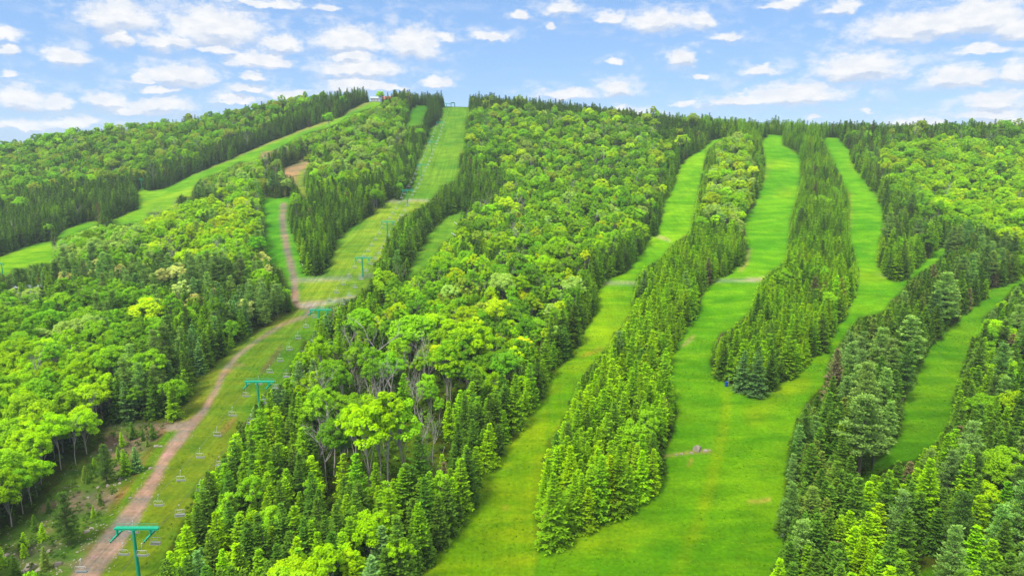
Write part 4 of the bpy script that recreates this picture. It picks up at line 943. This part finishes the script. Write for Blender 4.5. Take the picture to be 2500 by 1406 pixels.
for k, nm, lb in (('S', 'spruce_woods', 'mass of smaller and farther spruces covering the slopes'), ('D', 'broadleaf_woods', 'mass of farther bright green leafy trees on the hill'),
                  ('P', 'pine_woods', 'farther pines mixed through the woods'), ('B', 'bare_woods', 'farther leafless grey trees among the woods')):
    idx = [i for i in range(N) if trees[i][3] == k and i not in chosen]
    if idx: stuff_points(nm, idx, [p['all'] for p in PROTO[k]], lb)
# undergrowth: low leafy bushes on the woodland floor
ug = leaf_crown(900, 3.0, 1.3, .05, 8, 40, .42, .7); ugm = crown_mesh('bush', ug, M_leaf)
ug2 = leaf_crown(901, 5.5, 1.5, .15, 12, 40, .45, .8); ugm2 = crown_mesh('sapling', ug2, M_leaf)
X, Y = grid(3.6, 100, 420); Z = height(X, Y); px, py, D = project(X, Y, Z)
ok = ~in_trail(px, py) & (px > -200) & (px < 2700) & (rng.random(len(X)) < .8) & ~inside(px, py, BRUSH)
for ln in ROADS['dirt_road']: ok &= seg_dist(px, py, ln) > 1.5
for f in (2.0, 4.0):
    a, b, _ = project(X, Y, Z+f); ok &= ~in_trail(a, b)
br_ok = inside(px, py, BRUSH) & (rng.random(len(X)) < .75) & ~in_trail(px, py)
for ln in ROADS['dirt_road']: br_ok &= seg_dist(px, py, ln) > 1.3
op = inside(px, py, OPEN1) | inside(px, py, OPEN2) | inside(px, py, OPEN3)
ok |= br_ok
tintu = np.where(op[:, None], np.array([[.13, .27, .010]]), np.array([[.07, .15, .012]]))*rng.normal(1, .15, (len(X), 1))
sc_ = rng.uniform(.5, 1.15, len(X)); sc_[br_ok] *= .62
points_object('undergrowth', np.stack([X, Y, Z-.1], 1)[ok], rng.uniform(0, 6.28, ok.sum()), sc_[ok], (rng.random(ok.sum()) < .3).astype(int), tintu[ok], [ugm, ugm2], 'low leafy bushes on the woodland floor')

# weeds and grass tufts standing in the nearer turf, and low shoots along the wood edges
def tuft_mesh():
    g = np.random.default_rng(77); V_, F_, A_ = [], [], []; n = 16; a = g.uniform(0, 6.28, n); q = np.stack([np.cos(a), np.sin(a), g.uniform(.5, 1.6, n)], 1); q = unit(q)
    kites(np.stack([np.cos(a), np.sin(a), a*0], 1)*g.uniform(0, .6, n)[:, None], q, unit(g.normal(0, 1, (n, 3))), g.uniform(.6, 1.3, n), g.uniform(.25, .5, n), g.uniform(0, 1, n), V_, F_, A_)
    return np_mesh('tuft', np.concatenate(V_), np.concatenate(F_), [M_leaf], {'tip': ('FLOAT', np.concatenate(A_))})
X, Y = grid(1.25, 118, 330); px, py, D = project(X, Y, height(X, Y))
tr = in_trail(px, py) & (px > -60) & (px < 2560) & (py < 1480)
for ln in ROADS['dirt_road']: tr &= seg_dist(px, py, ln) > 1.0
cl = vnoise(X, Y, 9., 21)*.6 + vnoise(X, Y, 3., 22)*.4
tr &= rng.random(len(X)) < np.clip((cl-.40)*1.6, .02, .6)
X, Y = X[tr], Y[tr]; n = len(X)
tt_ = np.array([[.075, .20, .004]])*rng.normal(1, .16, (n, 1))*np.where(rng.random((n, 1)) < .3, np.array([[1.6, 1.25, 1]]), 1)
points_object('grass', np.stack([X, Y, height(X, Y)-.03], 1), rng.uniform(0, 6.28, n), rng.uniform(.16, .42, n), np.zeros(n, int), tt_, [tuft_mesh()], 'short tufts of grass and weeds standing in the turf')
print('TREES tufts', n)
# ------------------------------------------------------------------ rocks in the brush and on the slopes
def rock_mesh(seed, r=1.0):
    g = np.random.default_rng(seed); import bmesh
    bm = bmesh.new(); bmesh.ops.create_icosphere(bm, subdivisions=2, radius=r)
    for v in bm.verts:
        f = 1 + .28*math.sin(v.co.x*3.1+seed) * math.cos(v.co.y*2.7+seed*2) + g.uniform(-.09, .09); v.co *= f; v.co.z *= .6
        for ax in ((1, .2, .3), (-.4, 1, .2), (.1, -.6, .8)):
            a = Vector(ax).normalized(); dd = v.co.dot(a)
            if dd > .62*r: v.co -= a*(dd-.62*r)
    me = bpy.data.meshes.new('boulder'); bm.to_mesh(me); bm.free(); me.materials.append(M_rock); return me
rocks = [rock_mesh(i) for i in range(4)]
RK = [(1702,1098,2.0,0),(1688,1106,.7,1),(1722,1101,.8,2),(1663,1108,.55,1),(1650,1110,.45,3),(1732,1100,.5,0),(295,1170,.8,1),(262,1187,.7,2),(292,1180,.6,0),(367,1144,.8,3),(380,1090,.9,0),(392,1090,.7,1),
      (350,1068,.8,2),(210,1298,.8,3),(222,1290,.6,1),(105,1285,.8,0),(75,1385,1.5,1),(95,1395,1.2,3),(55,1400,1.1,2),(140,1378,1.0,2),(15,1356,.9,0),(250,1225,.7,2),(232,1245,.5,3),(240,1190,.6,1),(270,1100,.7,0),(280,1085,.6,1),(175,1300,.5,2),(120,1345,.8,0),(215,1215,.6,1),(300,1065,.5,3),(318,1215,.5,0),(420,1083,.5,1)]
RCN = {}
for j, (a, b, r_, m_) in enumerate(RK):
    p = hit(a, b); o = bpy.data.objects.new('boulder', rocks[m_]); C.objects.link(o)
    o.location = (p.x, p.y, p.z + r_*.1); o.scale = (r_, r_*random.uniform(.8, 1.2), r_*random.uniform(.8, 1.2)); o.rotation_euler = (0, 0, random.uniform(0, 6))
    if j == 0: tag(o, 'large pale boulder standing alone on the open meadow', 'boulder'); o.scale = (2.0, 1.6, 2.6)
    elif j < 6: tag(o, f'small pale stone in the line beside the meadow boulder, {NTH[j-1]} from the boulder', 'stone', 'stones beside the meadow boulder')
    else:
        rcount = RCN.setdefault((b > 1330, b > 1200, b < 1110), []); rcount.append(1)
        tag(o, NTH[len(rcount)-1] + ' ' + ('large' if r_ > .95 else 'small') + ' tan rock on the rough ground ' + ('at the bottom left corner' if b > 1330 else 'left of the lowest lift tower' if b > 1200 else 'below the road junction' if b < 1110 else 'beside the dirt road bend'), 'rock', 'rocks on the rough ground')
def gravel():
    n = 420; pts = []
    while len(pts) < n:
        a, b = random.uniform(-20, 440), random.uniform(1030, 1410)
        if random.random() < .45:
            a, b = random.uniform(180, 480), random.uniform(1030, 1406); qd = min(float(seg_dist(np.array([a]), np.array([b]), l_)[0]) for l_ in ROADS['dirt_road'])
            if .75 < qd < 1.25: p = hit(a, b); pts.append((p.x, p.y, p.z)); continue
            continue
        if inside(np.array([a]), np.array([b]), BRUSH)[0] and vnoise(np.array(a), np.array(b), 28., 2) > .45: p = hit(a, b); pts.append((p.x, p.y, p.z))
    pts = np.array(pts)
    points_object('stones_rubble', pts, rng.uniform(0, 6, n), rng.uniform(.08, .30, n), rng.integers(0, 4, n), np.full((n, 3), .4), rocks, 'small tan stones scattered over the rough ground')
gravel()


# ------------------------------------------------------------------ chairlift
LX = -87.0
TOW = [(325,1290,13.5),(628,932,14),(778,757,13.5),(884,630,13.2),(945,542,13.5),(994,465,14),(1028,403,13),(1053,347,11.5),(1073,299,10.5),(1090,254,9)]
tw = []
for (a, b, h_) in TOW:
    D = (1250-a)*0 + 0
    D = -LX*F/(1250-a); r = ray(a, b)*D; x, y_ = LX, r[1]; zb = r[2]+CZ; zg = float(height(x, y_)); tw.append((x, y_, zg, zb - zg))
    print('TOWER', round(y_), 'ground', round(zg, 1), 'h', round(zb-zg, 1))
def tower_parts(h):
    P_ = {}
    m = MB(); m.tube([(0, 0, -1.0), (0, 0, h*.5), (0, 0, h-.1)], [.42, .37, .32], 14); P_['mast'] = m
    m = MB(); m.box((0, 0, .05), (1.7, 1.7, .7)); P_['footing'] = m
    m = MB(); m.box((.75, 0, h), (10.2, .42, .44)); m.box((0, 0, h-.32), (1.0, .5, .2)); P_['crossarm'] = m
    m = MB()
    for z in (.75, 1.15): m.tube([(-4.1, .35, h+z), (5.6, .35, h+z)], .035, 5)
    for x in np.linspace(-4.1, 5.6, 8): m.tube([(x, .35, h+.2), (x, .35, h+1.15)], .03, 4)
    m.box((.75, .45, h+.24), (9.8, .5, .05)); P_['handrail'] = m
    m = MB()
    for x in (-.22, .22): m.tube([(x, -.48, .2), (x, -.48, h-.2)], .03, 4)
    for z in np.arange(.5, h-.3, .4): m.tube([(-.22, -.48, z), (.22, -.48, z)], .02, 4)
    P_['ladder'] = m
    return P_
def sheave(x, h):
    m = MB(); m.box((x, 0, h-.75), (.36, .36, 1.3)); m.box((x, 0, h-1.45), (.34, 3.6, .22)); m.box((x-.35, 1.7, h-1.42), (.7, .25, .16)); m.box((x+.35, 1.7, h-1.42), (.7, .25, .16))
    for s in (-1, 1): m.box((x, s*2.2, h-1.5), (.24, 1.6, .16)); m.box((x-.5, s*2.4, h-1.35), (.05, .9, .05))
    return m
def wheels(x, h):
    ms = []
    for y_ in (-2.7, -1.9, -1.1, -.35, .35, 1.1, 1.9, 2.7):
        ms.append(((x, y_, h-1.68), .22))
    return ms
tord = ['lowest', 'second lowest', 'third', 'fourth', 'fifth', 'sixth', 'seventh', 'eighth', 'ninth', 'topmost']
feat = ['beside the dirt road', 'above the bare brown patch', 'where the dirt road leaves the lift slope', 'above the slope-crossing track', 'beside the dark spruce island', 'at the brow below the steep upper slope', 'on the steep upper slope', 'on the steep upper slope below the crest', 'just below the crest', 'on the summit skyline']
for j, (x, y_, zg, h) in enumerate(tw):
    t = empty('lift_tower', (x, y_, zg)); tag(t, f"{tord[j]} green chairlift tower, {feat[j]}", 'lift tower', 'towers of the main chairlift')
    for nm, m in tower_parts(h).items():
        if j > 5 and nm in ('ladder',): continue
        m.build(nm, M_rock if nm == 'footing' else M_green, t)
    for sx in (-3.8, 3.8):
        s = sheave(sx, h).build('sheave_assembly', M_green, t)
        if j < 3:
            for (c, r_) in wheels(sx, h):
                m = MB(); m.disc(c, (1, 0, 0), r_, .12, 12); m.build('wheel', M_rub, s)
# summit drive station
p = hit(1109, 266); 
gst = empty('lift_station', (LX+6, tw[-1][1]+30, float(height(LX+6, tw[-1][1]+30)))); tag(gst, 'small green lift terminal frame on the summit beyond the topmost tower', 'lift station')
m = MB()
for sx in (-2.5, 2.5):
    for sy in (-3, 3): m.tube([(sx, sy, -1), (sx, sy, 5)], .25, 8)
m.build('frame', M_green, gst); m = MB(); m.box((0, 0, 5.3), (4.5, 7, .5)); m.build('housing', M_green, gst)
m = MB(); m.disc((0, 0, 4.7), (0, 0, 1), 2.6, .18, 28); m.build('bullwheel', M_pale, gst)
# cables
def cable_pt(side, s):
    """s in [0, len(tw)-1]"""
    k = min(int(s), len(tw)-2); f = s-k; a, b = tw[k], tw[k+1]
    sag = 1.9*4*f*(1-f)
    return Vector((LX+side*3.8, a[1]+(b[1]-a[1])*f, (a[2]+a[3]-1.9) + (b[2]+b[3]-a[2]-a[3])*f - sag))
def ext(side):
    p0 = cable_pt(side, 0); p1 = cable_pt(side, .2); d = (p0-p1); return p0 + d*4.0 + Vector((0, 0, -1))
cb = MB()
for side in (-1, 1):
    pts = [ext(side), (ext(side)+cable_pt(side, 0))/2 - Vector((0, 0, 1.2))] + [cable_pt(side, i/8) for i in range(0, 8*(len(tw)-1)+1)] + [Vector((LX+side*3, tw[-1][1]+30, gst.location.z+4.7))]
    cb.tube(pts, .04, 5)
cbo = cb.build('haul_cable', M_cable); tag(cbo, 'long steel haul cable looping up the lift slope over the towers', 'cable')
# chairs
def tube_ring(m, pts, r, n=5): m.tube(pts + [pts[0]], r, n, cap=False)
def chair_parts():
    out = []
    m = MB(); m.tube([(0, 0, 0), (0, .05, -.25), (0, -.35, -.7), (0, -.35, -1.45)], .04, 5); m.box((0, 0, .02), (.16, .45, .16)); out.append(('hanger', m, M_pale))
    m = MB()
    loop = [(-1.15, -.35, -1.6), (-1.0, -.35, -1.45), (1.0, -.35, -1.45), (1.15, -.35, -1.6), (1.2, -.30, -2.9), (1.05, -.2, -3.02), (-1.05, -.2, -3.02), (-1.2, -.30, -2.9)]
    tube_ring(m, loop, .045)
    for s in (-1, 1): m.tube([(s*1.18, -.3, -2.5), (s*1.18, .35, -2.5), (s*1.15, .4, -2.95), (s*1.15, -.25, -3.0)], .035, 5)
    m.tube([(-1.15, .4, -2.95), (1.15, .4, -2.95)], .035, 5)
    out.append(('frame', m, M_pale))
    m = MB()
    m.box((0, .1, -2.93), (2.2, .62, .08)); out.append(('seat', m, M_seat))
    m = MB(); m.box((0, -.30, -2.62), (2.2, .05, .34), rx=.12); out.append(('backrest', m, M_pale))
    m = MB(); tube_ring(m, [(-.55, -.30, -1.5), (.55, -.30, -1.5), (.5, -.1, -1.95), (-.5, -.1, -1.95)], .03); out.append(('safety_bar', m, M_pale))
    return out
CH = [(nm, m.mesh('chair_'+nm, mt), mt) for nm, m, mt in chair_parts()]
far_chair = MB(); mm = []
for nm, m, mt in chair_parts():
    mi = 1 if nm == 'seat' else 0; b = len(far_chair.v); far_chair.v += m.v; far_chair.f += [tuple(q+b for q in f) for f in m.f]; far_chair.m += [mi]*len(m.f)
FCH = far_chair.mesh('lift_chair', [M_pale, M_seat])
yc = []; s_tot = len(tw)-1
for side, name, off in ((-1, 'left', .08), (1, 'right', .02)):
    s = off
    cnt = 0
    while s < s_tot - .03:
        p_ = cable_pt(side, s); k = int(s)
        f = s-k
        if .03 < f < .97 or True:
            pos = 'near the tower above it' if f > .66 else 'midway between towers' if f > .33 else 'near the tower below it'
            lab = f"quad chair on the {name} cable above the {tord[k]} tower, {['first','second','third','fourth','fifth','sixth','seventh','eighth'][cnt % 8]} up"
            if p_.y < 330:
                o = empty('lift_chair', p_)
                for nm, me_, mt in CH:
                    c = bpy.data.objects.new(nm, me_); C.objects.link(c); c.parent = o
            else:
                o = bpy.data.objects.new('lift_chair', FCH); C.objects.link(o); o.location = p_
            tag(o, lab, 'lift chair', 'quad chairs of the main chairlift')
            o.rotation_euler = (0, 0, (math.pi if side > 0 else 0) + random.gauss(0, .05))
        s2 = s + .152
        cnt = 0 if int(s2) != int(s) else cnt+1
        s = s2
for a_, b_, sd_ in ((303,1350,-1), (349,1352,1), (200,1392,-1)):
    D = (87+ (3.8 if sd_ < 0 else -3.8))*F/(1250-a_); r = ray(a_, b_)*D; p_ = Vector((r[0], r[1], r[2]+CZ+2.6))
    o = empty('lift_chair', p_)
    for nm, me_, mt in CH:
        c = bpy.data.objects.new(nm, me_); C.objects.link(c); c.parent = o
    tag(o, f"quad chair hanging below the lowest tower, {'just right of its mast' if sd_ > 0 else 'just left of its mast' if a_ > 250 else 'over the dirt road'}", 'lift chair', 'quad chairs of the main chairlift')
# towers of the other lift on the left slope
for (a, b, bb, lab) in ((8, 642, 676, 'green lift tower at the left margin on the left slope'), (347, 437, 466, 'thin green lift tower in the notch of the left plantation')):
    p_ = hit(a, bb); q = ray(a, b); D = project(p_.x, p_.y, p_.z)[2]; h = float(q[2]*D + CZ - p_.z)
    t = empty('lift_tower', p_, R(-35)); tag(t, lab, 'lift tower', 'towers of the left chairlift')
    m = MB(); m.tube([(0, 0, -.8), (0, 0, h)], [.35, .28], 10); m.build('mast', M_green, t)
    m = MB(); m.box((0, 0, h), (6.5, .35, .35)); m.build('crossarm', M_green, t)
    for sx in (-3, 3):
        m = MB(); m.box((sx, 0, h-.5), (.3, .3, .8)); m.box((sx, 0, h-.95), (.25, 2.8, .2)); m.build('sheave_assembly', M_green, t)

# ------------------------------------------------------------------ buildings
def house(name, px, py, D_, L, W, H, roofh, mw, mr_, label, rz=0, eave=.5, nwin=4, chim=True):
    p_ = hit(px, py) if D_ < 500 else None; r = ray(px, py)*D_; x, y_ = (p_.x, p_.y) if p_ else (r[0], r[1]); z = float(height(x, y_))
    o = empty(name, (x, y_, z), rz); tag(o, label, 'building')
    m = MB(); m.box((0, 0, H/2-.5), (L, W, H+1)); m.add([(-L/2, -W/2, H), (-L/2, W/2, H), (-L/2, 0, H+roofh), (L/2, -W/2, H), (L/2, W/2, H), (L/2, 0, H+roofh)], [(0, 2, 1), (3, 4, 5)])
    m.build('wall', mw, o)
    m = MB(); e = eave; t = .22
    a = roofh/(W/2)
    for s in (-1, 1):
        y1 = s*(W/2+e); z1 = H-a*e+.03
        m.add([(-L/2-e, 0, H+roofh+.04), (L/2+e, 0, H+roofh+.04), (L/2+e, y1, z1), (-L/2-e, y1, z1), (-L/2-e, 0, H+roofh+.04+t), (L/2+e, 0, H+roofh+.04+t), (L/2+e, y1, z1+t), (-L/2-e, y1, z1+t)],
              [(0,1,2,3), (7,6,5,4), (0,4,5,1), (3,2,6,7), (0,3,7,4), (1,5,6,2)])
    ro = m.build('roof', mr_, o)
    if chim: m = MB(); m.box((L*.2, W*.1, H+roofh+.3), (.9, .9, 1.8)); m.build('chimney', M_rock, ro)
    for i in range(nwin):
        xx = -L/2 + L*(i+.5)/nwin
        m = MB(); m.box((xx, -W/2-.03, H*.55), (1.5, .1, 1.3)); f = m.build('window', M_white, o)
        m = MB(); m.box((xx, -W/2-.09, H*.55), (1.25, .05, 1.05)); m.build('pane', M_glass, f)
    m = MB(); m.box((-L/2 + L*.5 + (0 if nwin % 2 == 0 else L*.12), -W/2-.04, 1.1), (1.1, .1, 2.2)); m.build('door', M_white, o)
    return o
house('lodge', 95, 735, 338, 32, 13, 5.5, 3.8, M_wall, M_roof, 'long lodge with grey metal roof half hidden by pines on the left', R(4), nwin=8)
house('lodge', 194, 733, 342, 9, 9, 5.0, 3.0, M_wall, M_roof, 'short grey roofed building at the right end of the long lodge', R(4), nwin=2)
house('summit_house', 915, 246, 955, 11, 8, 4.5, 2.5, M_white, M_roof, 'small white house on the summit at the top of the left slope', R(5), nwin=3)
house('summit_house', 945, 247, 950, 12, 8, 4, 3.5, M_wall, M_redroof, 'house with red roof on the summit beside the white one', R(-8), nwin=3)
# blue bin and pole at the tip of the island
p = hit(1773, 943); b_ = empty('bin', p); tag(b_, 'blue upright bin at the lower tip of the tree island', 'bin')
m = MB(); m.box((0, 0, .9), (1.0, .9, 1.6)); m.build('body', M_blue, b_); m = MB(); m.box((0, -.03, 1.76), (1.1, 1.0, .12)); m.build('lid', M_blue, b_)
for sx in (-.35, .35): m = MB(); m.disc((sx, .3, .12), (1, 0, 0), .14, .1, 10); m.build('wheel', M_rub, b_)
p = hit(1779, 940); m = MB(); m.tube([(0, 0, -.5), (0, 0, 4.2)], .07, 8); m.box((0, 0, 4.2), (.25, .25, .12)); o = m.build('marker_pole', M_pale, loc=p); tag(o, 'thin pale pole standing beside the blue bin', 'pole')
p = hit(1912, 1309); m = MB(); m.box((0, 0, .35), (1.1, .8, .6)); m.box((0, 0, .68), (1.2, .9, .08)); o = m.build('utility_box', M_white, loc=p); tag(o, 'small white box in the grass at the meadow edge by the spruces', 'box')
for (a, b, c, d, lb) in ((1109, 544, 1125, 557, 'upper pale pipe lying on the short slope beside the leafy wood'), (1102, 571, 1115, 578, 'lower pale pipe lying on the short slope beside the leafy wood')):
    p0, p1 = hit(a, b), hit(c, d); cen = (p0+p1)/2; m = MB(); m.tube([p0-cen+Vector((0, 0, .5)), p1-cen+Vector((0, 0, .5))], .28, 8); o = m.build('snow_pipe', M_pale, loc=cen); tag(o, lb, 'pipe', 'pipes on the short slope')
for (a, b, lb) in ((733, 668, 'blue grey post at the foot of the spruces above the track junction'),):
    p = hit(752, 671); q = hit(733, 640); m = MB(); m.tube([p-p+Vector((0, 0, .5)), q-p+Vector((0, 0, .8))], .2, 6); o = m.build('snow_pipe', M_pale, loc=p); tag(o, 'pale pipe lying beside the spruces above the track junction', 'pipe')

# ------------------------------------------------------------------ haze
hz, T, o_ = mat('haze_air'); pv = T.node('ShaderNodeVolumePrincipled'); pv.inputs['Density'].default_value = HAZE
pv.inputs['Color'].default_value = (.80, .90, 1.0, 1); pv.inputs['Anisotropy'].default_value = .2; T.l.new(pv.outputs[0], o_.inputs['Volume'])
m = MB(); zlo = float(TZ.min())-1; zhi = float(CZ + 92); x_ = 3300
m.box((0, 1275, (zlo+zhi)/2), (2*x_, 2750, zhi-zlo))
if HAZE > 0: ho = m.build('haze', hz); tag(ho, 'thin pale summer haze over the hill', None, None, 'stuff')
